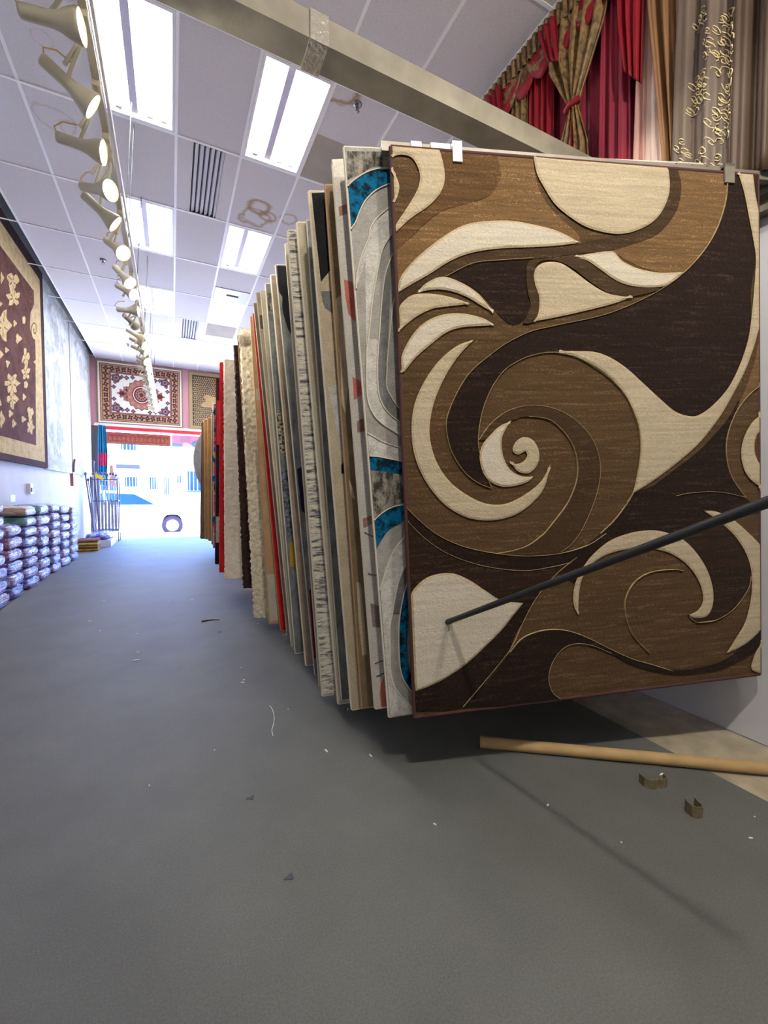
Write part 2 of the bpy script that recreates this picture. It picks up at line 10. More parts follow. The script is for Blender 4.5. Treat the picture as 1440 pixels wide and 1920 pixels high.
TAP={"brown":[[[1.126,4.581],[2.412,4.526],[3.915,4.556],[3.869,4.25],[3.573,4.047],[3.514,3.805],[3.608,3.681],[3.828,3.683],[3.782,3.37],[3.643,3.309],[3.752,3.293],[3.644,1.988],[2.182,1.964],[0.908,1.894]]],"flower":[[[3.073,4.304],[3.003,4.247],[2.933,4.207],[2.916,4.182],[2.908,4.152],[2.875,4.121],[2.837,4.087],[2.788,4.035],[2.723,3.995],[2.683,4.009],[2.674,4.046],[2.659,4.063],[2.644,4.075],[2.653,4.103],[2.649,4.119],[2.601,4.125],[2.572,4.15],[2.608,4.192],[2.666,4.229],[2.715,4.263],[2.766,4.286],[2.81,4.28],[2.837,4.273],[2.883,4.307],[2.953,4.352],[3.002,4.36],[3.034,4.349],[3.073,4.339]],[[3.054,4.07],[2.962,4.018],[3.005,4.008],[3.037,3.981],[2.982,3.942],[2.922,3.905],[2.841,3.91],[2.802,3.891],[2.744,3.838],[2.682,3.813],[2.61,3.786],[2.64,3.846],[2.658,3.879],[2.604,3.868],[2.575,3.877],[2.51,3.881],[2.584,3.929],[2.671,3.965],[2.696,3.991],[2.732,4.018],[2.755,4.078],[2.823,4.108],[2.87,4.093],[2.907,4.092],[2.92,4.073],[3.03,4.134],[3.107,4.153],[3.08,4.107]],[[2.732,3.556],[2.627,3.478],[2.556,3.429],[2.511,3.394],[2.488,3.354],[2.491,3.261],[2.411,3.241],[2.346,3.248],[2.305,3.272],[2.279,3.293],[2.172,3.21],[2.117,3.214],[2.103,3.255],[2.132,3.312],[2.209,3.375],[2.138,3.386],[2.118,3.427],[2.14,3.48],[2.2,3.525],[2.298,3.512],[2.33,3.554],[2.379,3.608],[2.449,3.663],[2.531,3.698],[2.51,3.598],[2.527,3.571],[2.568,3.566],[2.635,3.565]],[[2.391,3.718],[2.293,3.648],[2.227,3.603],[2.186,3.572],[2.165,3.539],[2.169,3.468],[2.095,3.445],[2.034,3.444],[1.995,3.458],[1.97,3.472],[1.871,3.397],[1.819,3.395],[1.805,3.425],[1.832,3.472],[1.904,3.528],[1.837,3.53],[1.817,3.559],[1.837,3.602],[1.892,3.642],[1.985,3.642],[2.014,3.677],[2.059,3.724],[2.124,3.773],[2.199,3.808],[2.182,3.728],[2.198,3.71],[2.237,3.709],[2.299,3.715]],[[3.464,3.315],[3.398,3.272],[3.361,3.249],[3.367,3.219],[3.352,3.189],[3.333,3.149],[3.301,3.099],[3.258,3.111],[3.236,3.15],[3.211,3.152],[3.193,3.162],[3.166,3.164],[3.101,3.146],[3.082,3.172],[3.119,3.219],[3.139,3.251],[3.171,3.277],[3.201,3.294],[3.192,3.337],[3.206,3.388],[3.248,3.402],[3.287,3.413],[3.318,3.4],[3.323,3.352],[3.349,3.358],[3.407,3.386],[3.435,3.371],[3.46,3.35]],[[3.424,3.085],[3.359,3.055],[3.389,3.038],[3.41,3.008],[3.371,2.982],[3.329,2.96],[3.273,2.98],[3.245,2.969],[3.202,2.932],[3.157,2.921],[3.105,2.909],[3.128,2.958],[3.141,2.985],[3.103,2.986],[3.082,2.999],[3.034,3.015],[3.09,3.045],[3.152,3.063],[3.171,3.081],[3.197,3.099],[3.215,3.15],[3.263,3.164],[3.296,3.14],[3.322,3.132],[3.331,3.113],[3.408,3.147],[3.462,3.149],[3.442,3.113]],[[3.003,2.824],[2.881,2.77],[2.83,2.74],[2.784,2.718],[2.827,2.667],[2.761,2.638],[2.684,2.64],[2.632,2.655],[2.58,2.624],[2.491,2.573],[2.463,2.601],[2.463,2.636],[2.493,2.675],[2.368,2.65],[2.359,2.677],[2.373,2.709],[2.499,2.742],[2.475,2.768],[2.481,2.804],[2.516,2.847],[2.6,2.836],[2.648,2.827],[2.704,2.866],[2.786,2.905],[2.849,2.905],[2.794,2.832],[2.838,2.83],[2.886,2.823]],[[2.898,2.574],[2.841,2.535],[2.78,2.509],[2.754,2.488],[2.714,2.476],[2.697,2.45],[2.676,2.395],[2.624,2.381],[2.582,2.398],[2.548,2.407],[2.545,2.441],[2.542,2.461],[2.473,2.445],[2.425,2.453],[2.429,2.483],[2.43,2.512],[2.481,2.539],[2.55,2.55],[2.557,2.573],[2.567,2.608],[2.604,2.632],[2.65,2.666],[2.701,2.672],[2.713,2.624],[2.726,2.603],[2.765,2.607],[2.788,2.595],[2.846,2.593]],[[3.571,2.48],[3.527,2.45],[3.484,2.433],[3.473,2.416],[3.467,2.392],[3.447,2.374],[3.422,2.355],[3.39,2.322],[3.349,2.305],[3.324,2.328],[3.32,2.363],[3.311,2.382],[3.302,2.398],[3.309,2.42],[3.306,2.436],[3.276,2.454],[3.258,2.485],[3.282,2.513],[3.32,2.529],[3.351,2.545],[3.384,2.55],[3.411,2.532],[3.428,2.519],[3.456,2.536],[3.5,2.555],[3.53,2.548],[3.549,2.529],[3.572,2.509]],[[3.617,2.271],[3.555,2.24],[3.513,2.221],[3.487,2.207],[3.473,2.188],[3.475,2.138],[3.427,2.135],[3.387,2.145],[3.361,2.162],[3.345,2.176],[3.278,2.141],[3.243,2.149],[3.234,2.172],[3.252,2.201],[3.301,2.228],[3.256,2.241],[3.243,2.266],[3.257,2.292],[3.295,2.31],[3.356,2.293],[3.376,2.312],[3.406,2.336],[3.449,2.358],[3.497,2.367],[3.486,2.316],[3.496,2.3],[3.52,2.293],[3.56,2.285]],[[2.926,3.654],[2.912,3.638],[2.89,3.624],[2.878,3.614],[2.867,3.606],[2.853,3.601],[2.842,3.596],[2.83,3.58],[2.811,3.563],[2.794,3.561],[2.784,3.568],[2.775,3.572],[2.772,3.582],[2.784,3.597],[2.794,3.608],[2.786,3.612],[2.775,3.619],[2.78,3.631],[2.791,3.643],[2.803,3.657],[2.821,3.668],[2.838,3.664],[2.848,3.655],[2.858,3.657],[2.872,3.662],[2.882,3.661],[2.893,3.66],[2.914,3.661]],[[3.313,3.839],[3.304,3.815],[3.288,3.795],[3.273,3.781],[3.262,3.769],[3.251,3.758],[3.239,3.754],[3.229,3.757],[3.222,3.76],[3.211,3.754],[3.196,3.743],[3.179,3.739],[3.168,3.749],[3.167,3.767],[3.168,3.787],[3.17,3.807],[3.176,3.828],[3.189,3.846],[3.206,3.855],[3.221,3.854],[3.231,3.856],[3.24,3.865],[3.251,3.876],[3.263,3.88],[3.272,3.876],[3.282,3.871],[3.295,3.868],[3.309,3.858]],[[2.568,3.171],[2.555,3.158],[2.534,3.147],[2.522,3.14],[2.511,3.133],[2.497,3.129],[2.487,3.124],[2.476,3.112],[2.458,3.098],[2.441,3.097],[2.431,3.102],[2.422,3.106],[2.419,3.113],[2.431,3.125],[2.44,3.133],[2.432,3.137],[2.422,3.142],[2.426,3.152],[2.437,3.161],[2.448,3.173],[2.465,3.181],[2.482,3.178],[2.492,3.172],[2.501,3.173],[2.515,3.177],[2.525,3.176],[2.536,3.175],[2.557,3.177]],[[2.582,2.997],[2.561,2.982],[2.54,2.972],[2.535,2.965],[2.532,2.955],[2.522,2.946],[2.511,2.937],[2.496,2.921],[2.476,2.911],[2.463,2.919],[2.46,2.933],[2.456,2.94],[2.451,2.946],[2.454,2.955],[2.453,2.962],[2.438,2.968],[2.429,2.979],[2.44,2.992],[2.459,3.001],[2.474,3.009],[2.49,3.014],[2.503,3.008],[2.512,3.004],[2.526,3.012],[2.547,3.023],[2.561,3.022],[2.57,3.015],[2.582,3.009]],[[3.128,3.505],[3.103,3.481],[3.064,3.459],[3.042,3.445],[3.023,3.432],[2.998,3.424],[2.98,3.416],[2.959,3.392],[2.925,3.367],[2.895,3.363],[2.878,3.372],[2.861,3.379],[2.856,3.392],[2.877,3.415],[2.894,3.43],[2.879,3.436],[2.861,3.446],[2.869,3.463],[2.888,3.481],[2.908,3.502],[2.94,3.518],[2.971,3.514],[2.988,3.502],[3.005,3.505],[3.03,3.513],[3.048,3.512],[3.069,3.511],[3.107,3.514]],[[3.237,2.673],[3.222,2.658],[3.198,2.647],[3.184,2.638],[3.172,2.631],[3.157,2.628],[3.145,2.624],[3.132,2.608],[3.111,2.594],[3.092,2.594],[3.081,2.603],[3.071,2.61],[3.068,2.62],[3.081,2.634],[3.092,2.644],[3.083,2.649],[3.072,2.659],[3.077,2.671],[3.089,2.682],[3.102,2.695],[3.121,2.703],[3.141,2.697],[3.151,2.686],[3.162,2.686],[3.178,2.69],[3.189,2.687],[3.201,2.684],[3.224,2.682]],[[2.77,2.206],[2.754,2.19],[2.728,2.18],[2.713,2.171],[2.7,2.164],[2.683,2.162],[2.671,2.158],[2.657,2.142],[2.634,2.128],[2.614,2.129],[2.603,2.139],[2.592,2.147],[2.588,2.159],[2.603,2.174],[2.614,2.183],[2.604,2.19],[2.592,2.201],[2.598,2.214],[2.611,2.225],[2.624,2.239],[2.645,2.247],[2.666,2.238],[2.677,2.226],[2.689,2.225],[2.706,2.228],[2.718,2.225],[2.731,2.22],[2.756,2.217]],[[2.651,2.328],[2.635,2.313],[2.61,2.303],[2.596,2.295],[2.583,2.288],[2.567,2.286],[2.555,2.282],[2.542,2.267],[2.52,2.253],[2.501,2.254],[2.489,2.263],[2.479,2.27],[2.475,2.28],[2.489,2.294],[2.5,2.303],[2.491,2.309],[2.479,2.319],[2.484,2.33],[2.497,2.341],[2.51,2.354],[2.53,2.361],[2.55,2.354],[2.561,2.344],[2.572,2.343],[2.589,2.346],[2.6,2.343],[2.613,2.34],[2.637,2.337]],[[2.372,3.057],[2.291,3.001],[2.235,2.966],[2.2,2.94],[2.182,2.91],[2.185,2.837],[2.122,2.825],[2.071,2.833],[2.038,2.853],[2.017,2.871],[1.932,2.81],[1.888,2.816],[1.877,2.848],[1.9,2.893],[1.962,2.939],[1.905,2.951],[1.888,2.984],[1.906,3.025],[1.954,3.058],[2.032,3.043],[2.057,3.074],[2.096,3.115],[2.151,3.154],[2.215,3.178],[2.199,3.1],[2.212,3.078],[2.245,3.072],[2.297,3.068]],[[2.234,2.371],[2.129,2.327],[2.11,2.303],[2.121,2.267],[2.107,2.227],[2.082,2.172],[2.011,2.2],[1.971,2.218],[1.935,2.207],[1.893,2.196],[1.809,2.153],[1.801,2.196],[1.825,2.245],[1.831,2.273],[1.839,2.298],[1.76,2.32],[1.775,2.358],[1.833,2.384],[1.882,2.4],[1.934,2.393],[1.949,2.454],[1.996,2.496],[2.046,2.494],[2.084,2.477],[2.066,2.41],[2.118,2.423],[2.188,2.43],[2.22,2.406]],[[2.468,4.087],[2.456,4.065],[2.438,4.047],[2.427,4.035],[2.418,4.023],[2.407,4.019],[2.398,4.012],[2.388,3.989],[2.372,3.967],[2.358,3.967],[2.351,3.979],[2.344,3.989],[2.343,4.004],[2.353,4.026],[2.362,4.04],[2.355,4.048],[2.348,4.062],[2.352,4.08],[2.362,4.097],[2.372,4.117],[2.387,4.13],[2.4,4.12],[2.407,4.105],[2.415,4.105],[2.426,4.111],[2.434,4.107],[2.443,4.103],[2.459,4.101]],[[3.329,2.876],[3.319,2.855],[3.299,2.838],[3.281,2.826],[3.268,2.815],[3.255,2.806],[3.241,2.803],[3.229,2.806],[3.219,2.809],[3.207,2.805],[3.188,2.795],[3.168,2.793],[3.155,2.802],[3.152,2.819],[3.154,2.837],[3.156,2.855],[3.162,2.873],[3.177,2.889],[3.198,2.896],[3.216,2.895],[3.228,2.895],[3.238,2.903],[3.252,2.913],[3.266,2.916],[3.277,2.912],[3.289,2.907],[3.306,2.903],[3.323,2.894]],[[2.333,2.2],[2.315,2.171],[2.289,2.153],[2.274,2.138],[2.261,2.125],[2.244,2.124],[2.232,2.117],[2.217,2.087],[2.194,2.061],[2.175,2.068],[2.164,2.089],[2.154,2.107],[2.152,2.13],[2.167,2.158],[2.179,2.176],[2.17,2.191],[2.16,2.216],[2.166,2.24],[2.18,2.261],[2.194,2.287],[2.215,2.299],[2.235,2.28],[2.244,2.253],[2.256,2.25],[2.272,2.254],[2.283,2.245],[2.296,2.234],[2.32,2.224]],[[2.014,2.688],[1.927,2.632],[1.868,2.598],[1.831,2.573],[1.812,2.542],[1.815,2.465],[1.748,2.455],[1.694,2.466],[1.659,2.489],[1.637,2.509],[1.548,2.449],[1.501,2.457],[1.489,2.491],[1.513,2.537],[1.578,2.582],[1.519,2.597],[1.501,2.632],[1.52,2.674],[1.57,2.706],[1.652,2.687],[1.679,2.719],[1.719,2.76],[1.778,2.799],[1.845,2.821],[1.829,2.74],[1.843,2.717],[1.878,2.709],[1.933,2.703]],[[1.918,3.188],[1.848,3.134],[1.8,3.1],[1.769,3.076],[1.754,3.047],[1.756,2.98],[1.702,2.967],[1.657,2.974],[1.629,2.992],[1.611,3.008],[1.537,2.949],[1.499,2.954],[1.489,2.984],[1.509,3.026],[1.563,3.07],[1.514,3.08],[1.5,3.11],[1.515,3.149],[1.557,3.18],[1.625,3.168],[1.646,3.197],[1.68,3.236],[1.728,3.273],[1.783,3.296],[1.769,3.224],[1.78,3.204],[1.808,3.199],[1.853,3.196]],[[1.92,3.707],[1.866,3.651],[1.807,3.61],[1.782,3.581],[1.744,3.561],[1.728,3.528],[1.707,3.461],[1.658,3.435],[1.619,3.448],[1.587,3.453],[1.584,3.491],[1.581,3.514],[1.516,3.484],[1.471,3.486],[1.475,3.52],[1.477,3.554],[1.525,3.594],[1.59,3.619],[1.597,3.646],[1.607,3.689],[1.642,3.723],[1.686,3.77],[1.735,3.786],[1.746,3.733],[1.757,3.711],[1.794,3.722],[1.816,3.712],[1.872,3.72]],[[3.21,2.334],[3.19,2.32],[3.157,2.309],[3.138,2.301],[3.122,2.294],[3.101,2.291],[3.086,2.287],[3.069,2.273],[3.04,2.259],[3.014,2.259],[2.999,2.266],[2.985,2.272],[2.98,2.281],[2.998,2.295],[3.012,2.304],[2.999,2.308],[2.983,2.317],[2.99,2.328],[3.006,2.338],[3.023,2.35],[3.049,2.358],[3.076,2.353],[3.091,2.344],[3.106,2.344],[3.127,2.348],[3.143,2.345],[3.16,2.343],[3.192,2.342]]],"line":[[[3.764,3.688],[3.695,3.672],[3.638,3.679],[3.6,3.705],[3.583,3.746],[3.588,3.795],[3.613,3.845],[3.652,3.891],[3.7,3.927],[3.75,3.948],[3.795,3.954],[3.829,3.944],[3.849,3.921],[3.853,3.891],[3.843,3.857],[3.821,3.826],[3.793,3.802],[3.763,3.786],[3.737,3.78],[3.716,3.783],[3.704,3.794],[3.701,3.808],[3.705,3.823],[3.715,3.837],[3.727,3.846],[3.738,3.85]],[[3.66,4.248],[3.615,4.227],[3.575,4.22],[3.543,4.225],[3.523,4.243],[3.516,4.268],[3.52,4.299],[3.536,4.331],[3.56,4.36],[3.589,4.384],[3.618,4.399],[3.646,4.405],[3.667,4.403],[3.681,4.392],[3.686,4.376],[3.683,4.357],[3.673,4.338],[3.659,4.322],[3.643,4.309],[3.627,4.302],[3.614,4.3],[3.605,4.303],[3.6,4.309],[3.6,4.316],[3.604,4.324],[3.609,4.33]],[[3.652,4.133],[3.514,4.157],[3.491,4.279]],[[3.534,4.011],[3.498,3.777],[3.677,3.658]]]}
EMB=[[[1.194,3.606],[1.201,3.595],[1.215,3.602],[1.231,3.62],[1.239,3.642],[1.239,3.655],[1.231,3.656],[1.22,3.647],[1.213,3.634],[1.21,3.623],[1.213,3.62],[1.219,3.623]],[[1.27,3.618],[1.256,3.603],[1.245,3.6],[1.242,3.609],[1.247,3.624],[1.256,3.638],[1.265,3.644],[1.269,3.642],[1.269,3.634],[1.264,3.625],[1.259,3.619],[1.256,3.619]],[[1.225,3.517],[1.237,3.542],[1.237,3.56],[1.228,3.564],[1.215,3.554],[1.204,3.538],[1.2,3.523],[1.203,3.515],[1.21,3.517],[1.218,3.526],[1.222,3.535],[1.222,3.54]],[[1.275,3.532],[1.269,3.515],[1.258,3.499],[1.247,3.493],[1.242,3.496],[1.243,3.507],[1.249,3.519],[1.257,3.526],[1.262,3.527],[1.263,3.522],[1.26,3.515],[1.257,3.511]],[[1.193,3.401],[1.207,3.411],[1.219,3.429],[1.223,3.446],[1.22,3.454],[1.21,3.452],[1.201,3.441],[1.196,3.429],[1.196,3.421],[1.2,3.42],[1.205,3.424],[1.209,3.43]],[[1.271,3.434],[1.267,3.446],[1.255,3.444],[1.242,3.431],[1.234,3.414],[1.232,3.402],[1.238,3.398],[1.246,3.404],[1.253,3.414],[1.256,3.423],[1.254,3.427],[1.25,3.425]],[[1.23,3.341],[1.223,3.319],[1.209,3.301],[1.196,3.294],[1.19,3.299],[1.191,3.313],[1.198,3.327],[1.207,3.336],[1.214,3.336],[1.215,3.33],[1.212,3.321],[1.208,3.316]],[[1.213,3.237],[1.227,3.246],[1.238,3.263],[1.242,3.278],[1.238,3.286],[1.23,3.284],[1.221,3.275],[1.216,3.264],[1.216,3.256],[1.22,3.255],[1.225,3.259],[1.228,3.264]],[[1.239,3.183],[1.229,3.189],[1.23,3.204],[1.238,3.221],[1.25,3.233],[1.26,3.235],[1.263,3.228],[1.26,3.216],[1.253,3.206],[1.246,3.203],[1.243,3.205],[1.243,3.21]],[[1.202,3.141],[1.215,3.149],[1.225,3.163],[1.228,3.177],[1.225,3.185],[1.217,3.183],[1.209,3.175],[1.205,3.165],[1.205,3.158],[1.208,3.157],[1.213,3.16],[1.216,3.165]],[[1.248,3.146],[1.253,3.137],[1.265,3.14],[1.277,3.152],[1.284,3.167],[1.283,3.178],[1.277,3.18],[1.269,3.174],[1.263,3.165],[1.261,3.157],[1.263,3.154],[1.267,3.156]],[[1.218,3.065],[1.21,3.07],[1.21,3.084],[1.218,3.1],[1.229,3.11],[1.237,3.111],[1.24,3.104],[1.237,3.094],[1.231,3.085],[1.225,3.082],[1.222,3.085],[1.222,3.09]],[[1.28,3.095],[1.277,3.105],[1.268,3.105],[1.258,3.096],[1.251,3.084],[1.25,3.074],[1.255,3.071],[1.261,3.074],[1.267,3.081],[1.269,3.088],[1.268,3.091],[1.264,3.091]],[[1.306,3.412],[1.323,3.431],[1.338,3.436],[1.344,3.428],[1.34,3.411],[1.33,3.394],[1.318,3.386],[1.311,3.387],[1.311,3.396],[1.316,3.406],[1.322,3.413],[1.327,3.414]],[[1.301,3.307],[1.313,3.315],[1.323,3.329],[1.326,3.343],[1.323,3.349],[1.315,3.347],[1.307,3.339],[1.303,3.33],[1.303,3.323],[1.306,3.322],[1.311,3.325],[1.314,3.33]],[[1.359,3.397],[1.349,3.402],[1.349,3.418],[1.359,3.437],[1.372,3.45],[1.382,3.453],[1.386,3.445],[1.382,3.433],[1.374,3.422],[1.367,3.418],[1.364,3.42],[1.364,3.426]],[[1.336,3.342],[1.341,3.333],[1.354,3.337],[1.367,3.35],[1.374,3.366],[1.374,3.377],[1.367,3.379],[1.358,3.373],[1.352,3.363],[1.35,3.354],[1.352,3.351],[1.357,3.353]],[[1.388,3.315],[1.374,3.302],[1.363,3.301],[1.359,3.31],[1.364,3.324],[1.373,3.336],[1.382,3.341],[1.387,3.339],[1.386,3.331],[1.382,3.322],[1.376,3.318],[1.373,3.318]],[[1.326,3.715],[1.341,3.727],[1.353,3.746],[1.357,3.763],[1.353,3.77],[1.344,3.766],[1.334,3.755],[1.329,3.742],[1.329,3.735],[1.333,3.734],[1.339,3.739],[1.343,3.746]],[[1.357,3.705],[1.349,3.708],[1.349,3.721],[1.357,3.738],[1.368,3.751],[1.376,3.754],[1.379,3.748],[1.376,3.738],[1.37,3.728],[1.364,3.723],[1.361,3.725],[1.361,3.73]],[[1.297,3.576],[1.308,3.585],[1.317,3.599],[1.32,3.611],[1.317,3.617],[1.31,3.614],[1.303,3.606],[1.299,3.597],[1.299,3.591],[1.303,3.591],[1.307,3.594],[1.309,3.599]],[[1.29,3.491],[1.281,3.495],[1.281,3.509],[1.289,3.526],[1.301,3.539],[1.31,3.541],[1.313,3.535],[1.31,3.524],[1.303,3.514],[1.297,3.51],[1.294,3.511],[1.294,3.517]],[[1.341,3.028],[1.336,3.043],[1.323,3.043],[1.308,3.03],[1.298,3.013],[1.297,3.0],[1.303,2.994],[1.313,2.999],[1.321,3.008],[1.324,3.018],[1.322,3.023],[1.317,3.022]],[[1.268,2.95],[1.255,2.939],[1.245,2.939],[1.242,2.949],[1.246,2.962],[1.255,2.972],[1.263,2.976],[1.267,2.972],[1.267,2.965],[1.263,2.958],[1.258,2.954],[1.255,2.954]],[[1.409,3.121],[1.421,3.127],[1.431,3.14],[1.434,3.153],[1.431,3.159],[1.424,3.158],[1.416,3.151],[1.411,3.142],[1.411,3.136],[1.415,3.135],[1.42,3.138],[1.423,3.142]],[[1.388,3.046],[1.398,3.052],[1.407,3.063],[1.41,3.074],[1.407,3.08],[1.401,3.079],[1.394,3.073],[1.39,3.065],[1.39,3.06],[1.393,3.059],[1.397,3.061],[1.4,3.065]],[[1.055,2.788],[1.066,2.793],[1.075,2.806],[1.078,2.819],[1.075,2.826],[1.068,2.826],[1.061,2.819],[1.057,2.81],[1.057,2.804],[1.061,2.802],[1.065,2.804],[1.067,2.809]],[[1.035,2.807],[1.028,2.812],[1.028,2.825],[1.035,2.839],[1.044,2.848],[1.052,2.848],[1.054,2.841],[1.051,2.832],[1.046,2.824],[1.041,2.822],[1.038,2.824],[1.039,2.829]],[[1.035,2.865],[1.044,2.87],[1.051,2.881],[1.054,2.891],[1.051,2.897],[1.046,2.897],[1.04,2.891],[1.037,2.884],[1.037,2.879],[1.039,2.877],[1.043,2.879],[1.045,2.883]]]
SPOT=[[[-0.33,2.325,3.258],[0.985,-0.171,-0.002]],[[-0.33,2.608,3.155],[0.853,0.165,-0.496]],[[-0.33,2.966,3.176],[0.976,-0.159,-0.15]],[[-0.33,3.313,3.177],[0.764,-0.596,-0.246]],[[-0.33,3.553,3.107],[0.802,0.078,-0.593]],[[-0.33,4.143,3.194],[0.583,-0.552,-0.596]],[[-0.33,4.789,3.233],[0.583,-0.368,-0.724]],[[-0.33,5.246,3.31],[0.726,-0.487,-0.485]],[[-0.33,5.883,3.372],[0.983,-0.184,0.009]],[[-0.385,6.29,3.341],[0.47,0.862,-0.192]],[[-0.33,6.918,3.377],[0.891,0.144,-0.43]],[[-0.33,7.168,3.365],[0.816,-0.34,-0.468]]]
SPECK=[[-0.258,3.609],[-0.599,4.521],[0.191,5.403],[-0.048,5.408],[-0.718,5.777],[-0.73,4.901],[-0.626,5.091],[-0.293,4.278],[-0.258,3.787],[0.423,3.131],[0.41,2.915],[0.652,1.926],[0.166,2.168],[0.719,4.137],[0.398,2.877],[0.582,2.403],[0.871,1.308],[1.941,1.106],[2.009,0.793],[1.871,0.747],[0.892,2.253],[1.427,0.942],[1.334,1.192],[0.829,1.798],[-0.105,2.022],[-0.232,9.571],[-0.478,8.937],[-0.769,8.433]]
THREAD=[[0.495,2.486],[0.499,2.43],[0.491,2.349],[0.473,2.279],[0.452,2.22],[0.447,2.167]]
MARK=[[0.238,4.422],[0.4,4.402],[0.365,4.028],[0.324,1.328],[0.27,1.755],[1.031,1.821]]
# ------------------------------------------------------------------ helpers
C = bpy.context.scene.collection
PI = math.pi
H_CEIL = 4.765
XR = 2.64            # right wall
Y_FRONT = 13.6       # shop front, inner face
Y_BACK = -3.0

def lin(c):
    return tuple((x / 12.92 if x <= .04045 else ((x + .055) / 1.055) ** 2.4) for x in [v / 255 for v in c]) + (1,)

def tag(o, label=None, cat=None, group=None, kind=None):
    if label: o['label'] = label
    if cat: o['category'] = cat
    if group: o['group'] = group
    if kind: o['kind'] = kind
    return o

def empty(name, loc=(0, 0, 0), rot=None, label=None, cat=None, group=None):
    o = bpy.data.objects.new(name, None)
    o.empty_display_size = .1
    C.objects.link(o)
    o.location = loc
    if rot is not None: o.rotation_euler = rot
    return tag(o, label, cat, group)

def frame_matrix(o, u, v):
    u = Vector(u).normalized(); v = Vector(v); v = (v - u * v.dot(u)).normalized(); n = u.cross(v)
    return Matrix(((u.x, v.x, n.x, o[0]), (u.y, v.y, n.y, o[1]), (u.z, v.z, n.z, o[2]), (0, 0, 0, 1)))

